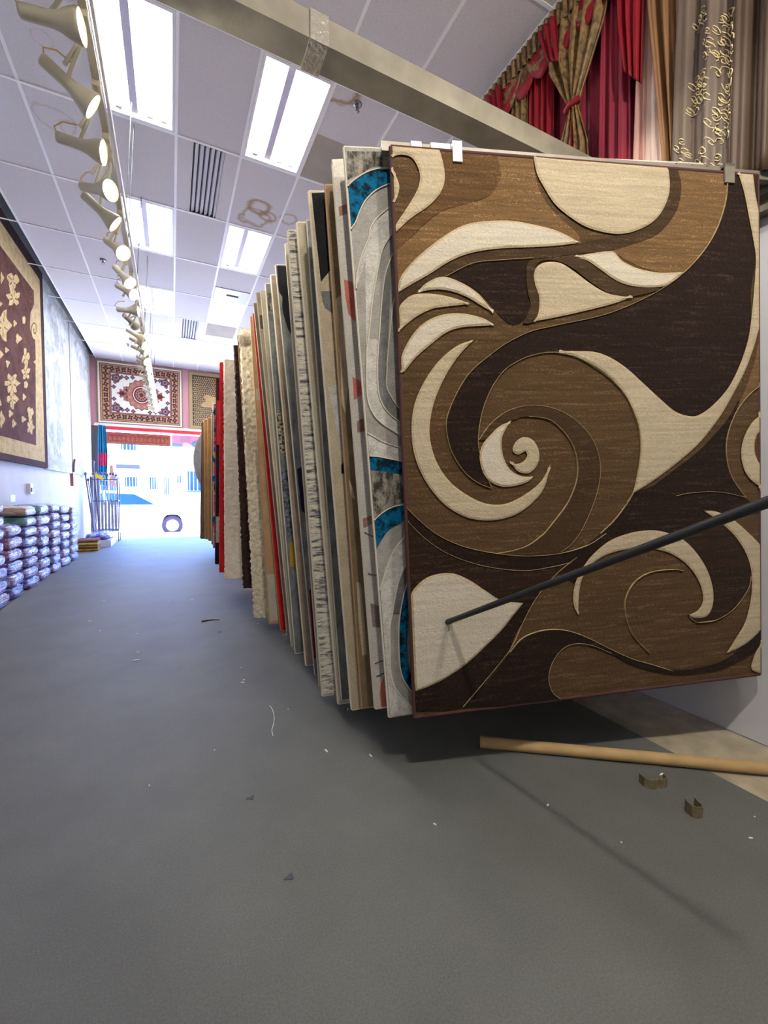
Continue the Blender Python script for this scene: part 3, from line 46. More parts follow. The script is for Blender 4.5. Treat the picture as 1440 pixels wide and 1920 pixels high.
class MB:
    """collects faces; build() makes ONE mesh object"""
    def __init__(s): s.v = []; s.f = []; s.m = []; s.sm = []
    def add(s, vs, fs, m=0, smooth=False):
        b = len(s.v); s.v += [tuple(p) for p in vs]
        for f in fs:
            s.f.append([b + i for i in f]); s.m.append(m); s.sm.append(smooth)
    def box(s, lo, hi, m=0, mat=None):
        x0, y0, z0 = lo; x1, y1, z1 = hi
        vs = [Vector(p) for p in ((x0,y0,z0),(x1,y0,z0),(x1,y1,z0),(x0,y1,z0),(x0,y0,z1),(x1,y0,z1),(x1,y1,z1),(x0,y1,z1))]
        if mat: vs = [mat @ p for p in vs]
        s.add(vs, [(0,3,2,1),(4,5,6,7),(0,1,5,4),(1,2,6,5),(2,3,7,6),(3,0,4,7)], m)
    def tube(s, pts, r, n=8, m=0, cap=True):
        pts = [Vector(p) for p in pts]; rs = r if isinstance(r, (list, tuple)) else [r] * len(pts)
        vs = []; ref = None
        for i, p in enumerate(pts):
            a = pts[max(i - 1, 0)]; b = pts[min(i + 1, len(pts) - 1)]
            d = (b - a).normalized()
            if ref is None: ref = Vector((0, 0, 1)) if abs(d.z) < .9 else Vector((1, 0, 0))
            x = d.cross(ref).normalized(); y = d.cross(x).normalized(); ref = -y if False else ref
            for k in range(n):
                t = 2 * PI * k / n
                vs.append(p + x * rs[i] * math.cos(t) + y * rs[i] * math.sin(t))
        fs = []
        for i in range(len(pts) - 1):
            for k in range(n):
                fs.append((i*n+k, i*n+(k+1)%n, (i+1)*n+(k+1)%n, (i+1)*n+k))
        s.add(vs, fs, m, True)
        if cap:
            L = len(pts) - 1
            s.add(vs[:n], [tuple(range(n))], m); s.add(vs[L*n:], [tuple(reversed(range(n)))], m)
    def lathe(s, prof, n=20, m=0, mat=None, cap=False):
        """prof: (r, z) list around local z"""
        vs = []
        for r, z in prof:
            for k in range(n):
                t = 2*PI*k/n; p = Vector((r*math.cos(t), r*math.sin(t), z))
                vs.append(mat @ p if mat else p)
        fs = [(i*n+k, i*n+(k+1)%n, (i+1)*n+(k+1)%n, (i+1)*n+k) for i in range(len(prof)-1) for k in range(n)]
        s.add(vs, fs, m, True)
        if cap:
            s.add(vs[:n], [tuple(reversed(range(n)))], m); s.add(vs[-n:], [tuple(range(n))], m)
    def poly(s, pts2, z, m=0, z0=None, inset=0, sm=None):
        """flat region at height z (local xy plane), with sides down to z0; inset gives a bevelled rim"""
        P = dedupe(pts2)
        if len(P) < 3: return
        if area(P) < 0: P.reverse()
        Q = offset(P, inset) if inset else P
        try:
            r = geometry.delaunay_2d_cdt([Vector(p) for p in Q], [], [list(range(len(Q)))], 1, 1e-6)
        except Exception:
            return
        tri = []
        for f in r[2]:
            a, b, c = [r[0][i] for i in f[:3]]
            ar = (b.x-a.x)*(c.y-a.y)-(c.x-a.x)*(b.y-a.y)
            tri.append(tuple(f) if ar > 0 else tuple(reversed(f)))
        s.add([(p.x, p.y, z) for p in r[0]], tri, m)
        if z0 is not None:
            n = len(P)
            s.add([(p[0], p[1], z) for p in Q] + [(p[0], p[1], z0) for p in P], [((i+1) % n, i, n+i, n+(i+1) % n) for i in range(n)], m if sm is None else sm)
    def ribbon(s, pts2, w, z, m=0, z0=0):
        P = [Vector(p) for p in dedupe(pts2)]
        if len(P) < 2: return
        vs = []
        for i, p in enumerate(P):
            d = (P[min(i+1, len(P)-1)] - P[max(i-1, 0)]).normalized(); q = Vector((-d.y, d.x)) * w / 2
            vs += [(p.x-q.x, p.y-q.y, z0), (p.x-q.x*.5, p.y-q.y*.5, z), (p.x+q.x*.5, p.y+q.y*.5, z), (p.x+q.x, p.y+q.y, z0)]
        fs = []
        for i in range(len(P)-1):
            for k in range(3): fs.append((i*4+k, (i+1)*4+k, (i+1)*4+k+1, i*4+k+1))
        s.add(vs, [tuple(reversed(f)) for f in fs], m)
    def build(s, name, mats, parent=None, matrix=None, loc=None):
        me = bpy.data.meshes.new(name); me.from_pydata(s.v, [], s.f)
        for mt in (mats if isinstance(mats, (list, tuple)) else [mats]): me.materials.append(mt)
        me.polygons.foreach_set('material_index', s.m); me.polygons.foreach_set('use_smooth', s.sm)
        me.update()
        o = bpy.data.objects.new(name, me); C.objects.link(o)
        if parent: o.parent = parent
        if matrix is not None: o.matrix_world = matrix
        if loc is not None: o.location = loc
        return o

def dedupe(P):
    r = []
    for p in P:
        if not r or (abs(p[0]-r[-1][0]) + abs(p[1]-r[-1][1])) > 5e-4: r.append((float(p[0]), float(p[1])))
    if len(r) > 2 and (abs(r[0][0]-r[-1][0]) + abs(r[0][1]-r[-1][1])) < 5e-4: r.pop()
    return r
def area(P): return .5 * sum(P[i-1][0]*P[i][1] - P[i][0]*P[i-1][1] for i in range(len(P)))
def offset(P, d):
    n = len(P); r = []
    for i in range(n):
        a, b, c = Vector(P[i-1]), Vector(P[i]), Vector(P[(i+1) % n])
        e1 = (b-a).normalized(); e2 = (c-b).normalized()
        t = (e1 + e2)
        if t.length < .35: r.append(tuple(b + (e1 - e2).normalized() * -d * 1.5)); continue
        t.normalize(); r.append(tuple(b + Vector((-t.y, t.x)) * d))
    return r
def smooth(P, sub=4, closed=True):
    n = len(P); r = []
    P = [Vector(p) for p in P]
    for i in range(n if closed else n-1):
        if closed: p0, p1, p2, p3 = P[i-1], P[i], P[(i+1) % n], P[(i+2) % n]
        else: p0, p1, p2, p3 = P[max(i-1, 0)], P[i], P[i+1], P[min(i+2, n-1)]
        # sharp corners stay sharp
        m1 = (p2-p0)*.5; m2 = (p3-p1)*.5
        L = (p2-p1).length
        if (p1-p0).length > 1e-6 and (p1-p0).normalized().dot((p2-p1).normalized() if L > 1e-6 else Vector((0,0))) < .2: m1 = (p2-p1)*.8
        if (p3-p2).length > 1e-6 and (p3-p2).normalized().dot((p2-p1).normalized() if L > 1e-6 else Vector((0,0))) < .2: m2 = (p2-p1)*.8
        if m1.length > 1.2*L: m1 = m1.normalized()*1.2*L
        if m2.length > 1.2*L: m2 = m2.normalized()*1.2*L
        for k in range(sub):
            t = k/sub; t2 = t*t; t3 = t2*t
            r.append(tuple((2*t3-3*t2+1)*p1 + (t3-2*t2+t)*m1 + (-2*t3+3*t2)*p2 + (t3-t2)*m2))
    if not closed: r.append(tuple(P[-1]))
    return r
def clampP(P, W, L, e=0.0): return [(min(max(x, e), W-e), min(max(y, e), L-e)) for x, y in P]
def circle(cx, cy, rx, ry=None, n=32, ph=0):
    ry = ry or rx
    return [(cx + rx*math.cos(ph+2*PI*i/n), cy + ry*math.sin(ph+2*PI*i/n)) for i in range(n)]
def lobed(cx, cy, rx, ry, k, amp, n=64, ph=0):
    return [(cx + rx*(1+amp*math.cos(k*t+ph))*math.cos(t), cy + ry*(1+amp*math.cos(k*t+ph))*math.sin(t)) for t in [2*PI*i/n for i in range(n)]]
def rect(x0, y0, x1, y1): return [(x0, y0), (x1, y0), (x1, y1), (x0, y1)]

# ---------------------------------------------------------------- materials
def newmat(name):
    m = bpy.data.materials.new(name); m.use_nodes = True
    nt = m.node_tree; return m, nt, nt.nodes['Principled BSDF']
def mat(name, col, rough=.6, metal=0, spec=.5, coat=0, noisy=0, nscale=6, bump=0, bscale=80, emis=None, estr=0, trans=0):
    m, nt, b = newmat(name)
    c = lin(col); b.inputs['Base Color'].default_value = c; b.inputs['Roughness'].default_value = rough
    b.inputs['Metallic'].default_value = metal; b.inputs['Specular IOR Level'].default_value = spec
    b.inputs['Coat Weight'].default_value = coat; b.inputs['Transmission Weight'].default_value = trans
    if emis: b.inputs['Emission Color'].default_value = lin(emis); b.inputs['Emission Strength'].default_value = estr
    if noisy or bump:
        tc = nt.nodes.new('ShaderNodeTexCoord')
    if noisy:
        n = nt.nodes.new('ShaderNodeTexNoise'); n.inputs['Scale'].default_value = nscale; n.inputs['Detail'].default_value = 6
        nt.links.new(tc.outputs['Object'], n.inputs['Vector'])
        mix = ramp2(nt, n.outputs['Fac'], c, noisy); nt.links.new(mix, b.inputs['Base Color'])
    if bump:
        n = nt.nodes.new('ShaderNodeTexNoise'); n.inputs['Scale'].default_value = bscale; n.inputs['Detail'].default_value = 3
        nt.links.new(tc.outputs['Object'], n.inputs['Vector'])
        bp = nt.nodes.new('ShaderNodeBump'); bp.inputs['Strength'].default_value = bump; bp.inputs['Distance'].default_value = .01
        nt.links.new(n.outputs['Fac'], bp.inputs['Height']); nt.links.new(bp.outputs['Normal'], b.inputs['Normal'])
    return m
def ramp2(nt, fac, c, amt, lo=.3, hi=.7, col2=None, gain=.6):
    r = nt.nodes.new('ShaderNodeValToRGB')
    r.color_ramp.elements[0].position = lo; r.color_ramp.elements[1].position = hi
    d = tuple(x*(1-amt) for x in c[:3]) + (1,); e = tuple(min(1, x*(1+amt*gain)) for x in c[:3]) + (1,)
    if col2: d = col2
    r.color_ramp.elements[0].color = d; r.color_ramp.elements[1].color = e
    nt.links.new(fac, r.inputs['Fac']); return r.outputs['Color']
def pile(name, col, streak=.35, scale=(2.5, 70, 5), col2=None, lo=.36, hi=.62, fine=.35):
    """rug pile: abrash streaks + fine fibre noise"""
    m, nt, b = newmat(name); c = lin(col)
    b.inputs['Roughness'].default_value = .9; b.inputs['Specular IOR Level'].default_value = .15
    tc = nt.nodes.new('ShaderNodeTexCoord'); mp = nt.nodes.new('ShaderNodeMapping'); mp.inputs['Scale'].default_value = scale
    nt.links.new(tc.outputs['Object'], mp.inputs['Vector'])
    n = nt.nodes.new('ShaderNodeTexNoise'); n.inputs['Scale'].default_value = 1; n.inputs['Detail'].default_value = 5; n.inputs['Roughness'].default_value = .72
    nt.links.new(mp.outputs['Vector'], n.inputs['Vector'])
    base = ramp2(nt, n.outputs['Fac'], c, streak, lo, hi, lin(col2) if col2 else None, .35 if scale[1] == 48 else .6)
    soft = None
    if scale[1] == 48:            # yarn abrash: soft bands with short, fuzzy lighter and darker dashes
        n.inputs['Distortion'].default_value = .8
        iso = nt.nodes.new('ShaderNodeTexNoise'); iso.inputs['Scale'].default_value = 75; iso.inputs['Detail'].default_value = 4; iso.inputs['Roughness'].default_value = .75; nt.links.new(tc.outputs['Object'], iso.inputs['Vector']); soft = iso
        for (sc_, lo_, hi_, mx_, tint) in (((5.5, 70, 5), 1.06, 1.26, .8, 1.9), ((4.5, 60, 5.7), 1.08, 1.28, .7, .55)):
            mp2 = nt.nodes.new('ShaderNodeMapping'); mp2.inputs['Scale'].default_value = sc_; mp2.inputs['Location'].default_value = (tint * 3, tint * 7, 0); nt.links.new(tc.outputs['Object'], mp2.inputs['Vector'])
            d2 = nt.nodes.new('ShaderNodeTexNoise'); d2.inputs['Scale'].default_value = 1; d2.inputs['Detail'].default_value = 3; d2.inputs['Distortion'].default_value = .6; nt.links.new(mp2.outputs['Vector'], d2.inputs['Vector'])
            su = nt.nodes.new('ShaderNodeMath'); su.operation = 'ADD'; nt.links.new(d2.outputs['Fac'], su.inputs[0]); nt.links.new(iso.outputs['Fac'], su.inputs[1])
            dm = nt.nodes.new('ShaderNodeMapRange'); dm.inputs['From Min'].default_value = lo_; dm.inputs['From Max'].default_value = hi_; dm.inputs['To Min'].default_value = 0; dm.inputs['To Max'].default_value = mx_
            nt.links.new(su.outputs[0], dm.inputs['Value'])
            mxd = nt.nodes.new('ShaderNodeMix'); mxd.data_type = 'RGBA'; nt.links.new(dm.outputs['Result'], mxd.inputs[0]); nt.links.new(base, mxd.inputs[6])
            k_ = (tint if c[0] > .03 else tint * 1.25) if c[0] < .3 else (1.12 if tint > 1 else .82)
            mxd.inputs[7].default_value = tuple(min(.8, x*k_ + (.012 if tint > 1 and c[0] < .3 else 0)) for x in c[:3]) + (1,); base = mxd.outputs[2]
        b.inputs['Sheen Weight'].default_value = .03; b.inputs['Sheen Roughness'].default_value = .5
    f = nt.nodes.new('ShaderNodeTexNoise'); f.inputs['Scale'].default_value = 150; f.inputs['Detail'].default_value = 4; f.inputs['Roughness'].default_value = .75
    nt.links.new(tc.outputs['Object'], f.inputs['Vector'])
    g = nt.nodes.new('ShaderNodeMapRange'); g.inputs['From Min'].default_value = .3; g.inputs['From Max'].default_value = .7
    g.inputs['To Min'].default_value = 1-fine; g.inputs['To Max'].default_value = 1+fine*.6
    nt.links.new(f.outputs['Fac'], g.inputs['Value'])
    mx = nt.nodes.new('ShaderNodeMix'); mx.data_type = 'RGBA'; mx.blend_type = 'MULTIPLY'; mx.inputs[0].default_value = 1
    nt.links.new(base, mx.inputs[6]); nt.links.new(g.outputs['Result'], mx.inputs[7])
    nt.links.new(mx.outputs[2], b.inputs['Base Color'])
    bp = nt.nodes.new('ShaderNodeBump'); bp.inputs['Strength'].default_value = .35; bp.inputs['Distance'].default_value = .004
    if soft: bp.inputs['Strength'].default_value = .7; bp.inputs['Distance'].default_value = .008
    nt.links.new((soft or f).outputs['Fac'], bp.inputs['Height']); nt.links.new(bp.outputs['Normal'], b.inputs['Normal'])
    return m

M = {}
# ---- setting
M['wall'] = mat('wall_paint', (196, 197, 202), .75, noisy=.06, nscale=3)
M['plenum'] = mat('plenum_dark', (92, 92, 90), .9)
M['white'] = mat('white_paint', (232, 232, 230), .5)
M['tbar'] = mat('ceiling_grid_metal', (246, 246, 246), .45)
M['concrete'] = mat('concrete', (158, 148, 126), .8, noisy=.25, nscale=9, bump=.2, bscale=60)
M['red'] = mat('red_trim', (206, 38, 46), .4)
M['darkpost'] = mat('dark_post_paint', (86, 82, 80), .5)
M['steel'] = mat('painted_steel', (152, 147, 130), .55, noisy=.22, nscale=7, bump=.1, bscale=50)
M['galv'] = mat('rack_steel', (128, 123, 112), .5, metal=.3, noisy=.15, nscale=20)
M['tape'] = mat('clear_tape', (160, 156, 142), .2, coat=1, bump=1, bscale=45)
# ceiling tile with water stains
def ceiling_mat():
    m, nt, b = newmat('ceiling_tile'); b.inputs['Roughness'].default_value = .9; b.inputs['Specular IOR Level'].default_value = .1
    tc = nt.nodes.new('ShaderNodeTexCoord')
    sp = nt.nodes.new('ShaderNodeTexNoise'); sp.inputs['Scale'].default_value = 90; sp.inputs['Detail'].default_value = 4
    nt.links.new(tc.outputs['Object'], sp.inputs['Vector'])
    col = ramp2(nt, sp.outputs['Fac'], lin((214, 211, 214)), .10)
    wob = nt.nodes.new('ShaderNodeTexNoise'); wob.inputs['Scale'].default_value = 5; wob.inputs['Detail'].default_value = 3
    nt.links.new(tc.outputs['Object'], wob.inputs['Vector'])
    for (x, y, r, w, s) in ((1.02, 5.55, .12, .045, .85), (1.0, 5.78, .17, .04, .7), (1.15, 5.68, .09, .04, .75), (1.39, 5.62, .10, .03, .6), (1.30, 3.55, .24, .05, .85), (-.94, 5.16, .16, .02, .3), (-.80, 5.22, .1, .02, .3), (-.85, 4.3, .07, .012, .2)):
        pos = nt.nodes.new('ShaderNodeVectorMath'); pos.operation = 'DISTANCE'; pos.inputs[1].default_value = (x, y, H_CEIL)
        nt.links.new(tc.outputs['Object'], pos.inputs[0])
        a = nt.nodes.new('ShaderNodeMath'); a.operation = 'MULTIPLY_ADD'; a.inputs[1].default_value = r*1.3; a.inputs[2].default_value = -r*1.65
        nt.links.new(wob.outputs['Fac'], a.inputs[0])
        d = nt.nodes.new('ShaderNodeMath'); d.operation = 'ADD'; nt.links.new(pos.outputs['Value'], d.inputs[0]); nt.links.new(a.outputs[0], d.inputs[1])
        ab = nt.nodes.new('ShaderNodeMath'); ab.operation = 'ABSOLUTE'; nt.links.new(d.outputs[0], ab.inputs[0])
        mr = nt.nodes.new('ShaderNodeMapRange'); mr.inputs['From Min'].default_value = 0; mr.inputs['From Max'].default_value = w
        mr.inputs['To Min'].default_value = s; mr.inputs['To Max'].default_value = 0
        nt.links.new(ab.outputs[0], mr.inputs['Value'])
        mx = nt.nodes.new('ShaderNodeMix'); mx.data_type = 'RGBA'; nt.links.new(mr.outputs['Result'], mx.inputs[0])
        nt.links.new(col, mx.inputs[6]); mx.inputs[7].default_value = lin((150, 118, 74)); col = mx.outputs[2]
    nt.links.new(col, b.inputs['Base Color'])
    bp = nt.nodes.new('ShaderNodeBump'); bp.inputs['Strength'].default_value = .3; bp.inputs['Distance'].default_value = .003
    nt.links.new(sp.outputs['Fac'], bp.inputs['Height']); nt.links.new(bp.outputs['Normal'], b.inputs['Normal'])
    return m
M['tile'] = ceiling_mat()
M['tile_drab'] = mat('drab_ceiling_panel', (168, 160, 148), .9, noisy=.1, nscale=4)
def carpet_mat():
    m, nt, b = newmat('grey_carpet'); b.inputs['Roughness'].default_value = .66; b.inputs['Specular IOR Level'].default_value = .42
    tc = nt.nodes.new('ShaderNodeTexCoord')
    f = nt.nodes.new('ShaderNodeTexNoise'); f.inputs['Scale'].default_value = 170; f.inputs['Detail'].default_value = 5; f.inputs['Roughness'].default_value = .7
    nt.links.new(tc.outputs['Object'], f.inputs['Vector'])
    col = ramp2(nt, f.outputs['Fac'], lin((92, 94, 91)), .3)
    w = nt.nodes.new('ShaderNodeTexNoise'); w.inputs['Scale'].default_value = 2.2; w.inputs['Detail'].default_value = 7; w.inputs['Roughness'].default_value = .6
    nt.links.new(tc.outputs['Object'], w.inputs['Vector'])
    g = nt.nodes.new('ShaderNodeMapRange'); g.inputs['From Min'].default_value = .3; g.inputs['From Max'].default_value = .7; g.inputs['To Min'].default_value = .86; g.inputs['To Max'].default_value = 1.12
    nt.links.new(w.outputs['Fac'], g.inputs['Value'])
    mx = nt.nodes.new('ShaderNodeMix'); mx.data_type = 'RGBA'; mx.blend_type = 'MULTIPLY'; mx.inputs[0].default_value = 1
    nt.links.new(col, mx.inputs[6]); nt.links.new(g.outputs['Result'], mx.inputs[7]); nt.links.new(mx.outputs[2], b.inputs['Base Color'])
    bp = nt.nodes.new('ShaderNodeBump'); bp.inputs['Strength'].default_value = .4; bp.inputs['Distance'].default_value = .004
    nt.links.new(f.outputs['Fac'], bp.inputs['Height']); nt.links.new(bp.outputs['Normal'], b.inputs['Normal'])
    return m
M['carpet'] = carpet_mat()
# ---- rugs
P = {}
SK = (1.6, 48, 5)
P['C'] = pile('cream_pile', (180, 167, 140), .2, SK, lo=.36, hi=.64, fine=.16); P['W'] = pile('ivory_pile', (194, 186, 167), .14, SK, lo=.36, hi=.64, fine=.14)
P['T'] = pile('tan_pile', (114, 88, 56), .24, SK); P['MT'] = pile('caramel_pile', (92, 68, 40), .26, SK)
P['M'] = pile('brown_pile', (84, 64, 40), .28, SK); P['M2'] = pile('umber_pile', (66, 49, 30), .28, SK)
P['D'] = pile('dark_brown_pile', (36, 22, 14), .35, SK); P['D2'] = pile('cocoa_pile', (45, 30, 20), .35, SK)
P['linec'] = pile('carved_line_pile', (168, 148, 108), .2, SK); P['rim'] = pile('carved_rim_pile', (180, 162, 130), .2, SK)
P['bind_brown'] = mat('brown_binding', (70, 40, 36), .9); P['bind_cream'] = mat('cream_binding', (192, 186, 168), .9)
P['bind_gray'] = mat('grey_binding', (176, 172, 160), .9); P['bind_tan'] = mat('tan_binding', (158, 128, 96), .9)
P['gray'] = pile('grey_pile', (150, 147, 140), .2, (9, 9, 4)); P['lightgray'] = pile('pale_grey_pile', (182, 180, 172), .26, (14, 14, 4))
P['midgray'] = pile('mid_grey_pile', (112, 112, 110), .25, (10, 10, 4)); P['charcoal_mottle'] = pile('charcoal_mottled_pile', (120, 116, 106), .8, (28, 12, 4), lo=.42, hi=.6)
P['teal'] = pile('teal_pile', (0, 80, 112), .55, (22, 22, 4), col2=(4, 26, 40), lo=.42, hi=.56); P['charcoal'] = pile('charcoal_pile', (92, 88, 84), .3, (8, 8, 4))
P['pink'] = pile('salmon_pile', (196, 112, 100), .15, (9, 9, 4)); P['rosebrown'] = pile('rose_brown_pile', (152, 118, 106), .2, (9, 9, 4))
P['graybrown'] = pile('grey_brown_pile', (140, 126, 116), .15, (9, 9, 4)); P['offwhite'] = pile('off_white_pile', (204, 198, 188), .1, (9, 9, 4))
P['brown'] = pile('camel_pile', (128, 110, 84), .25, (5, 5, 4)); P['beige'] = pile('beige_pile', (184, 170, 142), .14, (7, 7, 4))
P['black'] = pile('black_pile', (32, 31, 34), .3, (6, 6, 4)); P['navy'] = pile('navy_pile', (28, 30, 50), .2, (6, 6, 4)); P['darkred'] = pile('wine_pile', (108, 12, 20), .2, (6, 6, 4))
P['yellow'] = pile('mustard_pile', (170, 136, 48), .3, (14, 14, 4)); P['mustard_mottle'] = pile('black_flecked_pile', (150, 143, 116), .8, (52, 52, 5), col2=(36, 36, 36), lo=.44, hi=.54)
P['navy_mottle'] = pile('slate_mottled_pile', (112, 118, 122), .6, (34, 34, 5), col2=(48, 54, 66), lo=.4, hi=.6)
P['beige_plain'] = pile('oatmeal_pile', (168, 160, 138), .12, (30, 3, 4)); P['striped'] = pile('broken_stripe_pile', (196, 190, 172), .5, (8, 48.5, 4), col2=(84, 86, 98), lo=.40, hi=.54)
P['taupe'] = pile('taupe_pile', (150, 134, 114), .2, (5, 9, 4)); P['creamplain'] = pile('plain_cream_pile', (186, 178, 158), .1, (8, 8, 4))
P['redp'] = pile('red_pile', (196, 44, 44), .2, (9, 9, 4)); P['tanrug'] = pile('sand_pile', (184, 150, 112), .16, (5, 5, 4)); P['slate'] = pile('slate_pile', (122, 124, 122), .3, (7, 5, 4), col2=(84, 88, 90))
P['multi'] = pile('multicolour_pile', (176, 60, 50), .5, (9, 16, 4), col2=(52, 62, 88), lo=.45, hi=.52); P['goldp'] = pile('gold_brown_pile', (160, 118, 62), .2, (5, 5, 4))
P['shagc'] = pile('cream_shag', (224, 214, 186), .3, (30, 30, 30), fine=.4); P['shagb'] = pile('dark_brown_shag', (64, 46, 42), .35, (26, 26, 26), fine=.4)
P['shagw'] = pile('white_shag', (240, 228, 204), .14, (14, 14, 14), fine=.25); P['shagr'] = pile('red_shag', (198, 40, 42), .2, (26, 26, 26)); P['pinktan'] = pile('pink_tan_pile', (196, 160, 124), .25, (26, 26, 8))
P['darkr'] = pile('dark_red_pile', (84, 24, 30), .3, (7, 7, 4)); P['blackp'] = pile('near_black_pile', (30, 28, 38), .3, (6, 6, 4)); P['browngold'] = pile('brown_gold_pile', (112, 88, 58), .2, (6, 6, 4))

# ------------------------------------------------------------------ setting
def struct(o): o['kind'] = 'structure'; return o
b = MB(); b.box((-2.4, Y_BACK, -.08), (2.16, Y_FRONT + .25, 0)); struct(b.build('floor', M['carpet']))
# the carpet's ragged right edge: bare concrete strip along the right wall
b = MB(); b.box((2.16, Y_BACK, -.08), (XR + .1, Y_FRONT + .25, -.004)); struct(b.build('floor', M['concrete']))
def wx(y): return -2.06 + .0188 * (y - 5)          # the left wall runs slightly out of square
b = MB()
b.add([(wx(Y_BACK), Y_BACK, 0), (wx(14.2), 14.2, 0), (wx(14.2), 14.2, 5.5), (wx(Y_BACK), Y_BACK, 5.5), (-2.4, Y_BACK, 0), (-2.3, 14.2, 0), (-2.3, 14.2, 5.5), (-2.4, Y_BACK, 5.5)],
      [(0, 1, 2, 3), (7, 6, 5, 4), (4, 5, 1, 0), (3, 2, 6, 7), (0, 3, 7, 4), (1, 5, 6, 2)]); struct(b.build('wall_left', M['wall']))
b = MB(); b.box((XR, Y_BACK, 0), (XR + .12, 14.2, 5.5)); struct(b.build('wall_right', M['wall']))
b = MB(); b.box((-2.4, Y_BACK - .12, 0), (XR + .12, Y_BACK, 5.5)); struct(b.build('wall_back', M['wall']))
b = MB(); b.box((-2.3, Y_FRONT, 3.05), (XR, Y_FRONT + .25, 5.5)); b.box((-2.3, Y_FRONT, 0), (-1.82, Y_FRONT + .25, 3.05)); b.box((2.1, Y_FRONT, 0), (XR, Y_FRONT + .25, 3.05)); struct(b.build('wall_front', mat('front_wall_paint', (206, 150, 158), .7)))
b = MB(); b.box((-2.4, Y_BACK - .12, 5.5), (XR + .12, 14.2, 5.6)); struct(b.build('ceiling', M['plenum']))
b = MB(); b.box((-1.80, Y_FRONT - .05, 3.0), (2.1, Y_FRONT - .002, 3.075)); struct(b.build('trim_1', M['white']))
b = MB(); b.box((-1.80, Y_FRONT - .07, 2.915), (2.1, Y_FRONT + .1, 2.995)); struct(b.build('trim_2', M['red']))
b = MB(); b.box((-1.87, Y_FRONT - .10, 0), (-1.72, Y_FRONT - .003, 2.99)); b.box((-1.80, Y_FRONT-.115, 0), (-1.79, Y_FRONT-.1, 2.99)); struct(b.build('trim_3', M['darkpost']))
# ceiling tiles and grid
gx = lambda i: -1.13 + .61 * i
gy = lambda j: 4.82 + 1.22 * j
LIGHTS = {(1, -1), (3, -1), (1, 1), (3, 1), (1, 3), (3, 3), (1, 5), (3, 5)}
VENTS = {(2, 0), (2, 4)}
b = MB(); zt = H_CEIL
for i in range(-1, 7):
    x0 = gx(i); x1 = min(gx(i + 1), XR)
    for j in range(-7, 8):
        y0 = max(gy(j), Y_BACK); y1 = min(gy(j + 1), Y_FRONT)
        if y1 <= y0 or (i, j) in LIGHTS or (i, j) in VENTS: continue
        m, lift = 0, 0
        if (i, j) in ((4, -1),): m = 0
        if (i, j) == (3, 4): y0 += .55
        b.box((x0 + .004, y0 + .004, zt + lift), (x1 - .004, y1 - .004, zt + .015), m)
b.box((gx(4) + .004, 4.19, zt - .004), (XR - .35, 4.80, zt), 2)          # drab panels, darker than the tiles, beside the second light
b.box((gx(3) + .01, 9.71, zt - .003), (gx(4) - .01, 10.46, zt), 2)
for i in range(-1, 7):
    b.box((gx(i) - .013, Y_BACK, zt - .006), (gx(i) + .013, Y_FRONT, zt - .0005), 1)
for j in range(-6, 8):
    b.box((wx(gy(j)) + .01, gy(j) - .012, zt - .007), (XR, gy(j) + .012, zt - .001), 1)
struct(b.build('ceiling', [M['tile'], M['tbar'], M['tile_drab']]))

# ---------------------------------------------------------- ceiling fixtures
M['tube'] = mat('fluorescent_tube', (255, 255, 255), .4, emis=(248, 247, 252), estr=46)
M['reflector'] = mat('light_reflector', (240, 240, 244), .35)
M['ballast'] = mat('ballast_cover', (196, 192, 214), .5)
M['dull'] = mat('grey_socket', (150, 152, 156), .6)
def make_troffer():
    root = empty('ceiling_light')
    w, l = .582, 1.19
    f = MB()
    for lo, hi in (((0, 0, -.008), (.022, l, .02)), ((w-.022, 0, -.008), (w, l, .02)), ((.022, 0, -.008), (w-.022, .03, .02)), ((.022, l-.03, -.008), (w-.022, l, .02))): f.box(lo, hi)
    f.build('light_frame', M['white'], root)
    r = MB(); z0, z1 = .02, .12
    r.add([(0, 0, z0), (w, 0, z0), (w, l, z0), (0, l, z0), (.07, .03, z1), (w-.07, .03, z1), (w-.07, l-.03, z1), (.07, l-.03, z1)],
          [(4, 7, 6, 5), (0, 4, 5, 1), (1, 5, 6, 2), (2, 6, 7, 3), (3, 7, 4, 0)])
    r.build('reflector', M['reflector'], root)
    k = MB(); k.add([(.215, .035, .03), (.275, .035, .03), (.275, l-.035, .03), (.215, l-.035, .03), (.19, .035, .1), (.30, .035, .1), (.30, l-.035, .1), (.19, l-.035, .1)],
                    [(0, 3, 2, 1), (0, 4, 7, 3), (1, 2, 6, 5), (0, 1, 5, 4), (2, 3, 7, 6)]); k.build('ballast_cover', M['ballast'], root)
    for x in (.12, .375, .49):
        t = MB(); t.tube([(x, .05, .06), (x, l-.05, .06)], .019, 8); tb = t.build('tube', M['tube'], root)
        for y in (.03, l-.055):
            s = MB(); s.box((x-.022, y, .03), (x+.022, y+.025, .1)); s.build('socket', M['dull'], tb)
    return root
def copy_tree(o, parent=None):
    c = o.copy(); C.objects.link(c)
    if parent: c.parent = parent
    for ch in list(o.children): copy_tree(ch, c)
    return c
proto = None
LLAB = {(1, -1): 'bright fluorescent ceiling light nearest the camera, beside the spotlight track', (3, -1): 'bright fluorescent ceiling light just past the steel beam, right of the first',
        (1, 1): 'fluorescent ceiling light behind the track cables, second in the left row', (3, 1): 'fluorescent ceiling light between the brown water stain and the grey hatch',
        (1, 3): 'fluorescent ceiling light in the left row, third from the camera', (3, 3): 'fluorescent ceiling light in the right row just beyond the grey hatch',
        (1, 5): 'farthest fluorescent ceiling light of the left row, near the shop front', (3, 5): 'farthest fluorescent ceiling light of the right row, behind the hanging rugs',
        (1, -3): 'fluorescent ceiling light above the camera, left row, before the steel beam', (3, -3): 'fluorescent ceiling light above the front rug, right row, before the steel beam'}
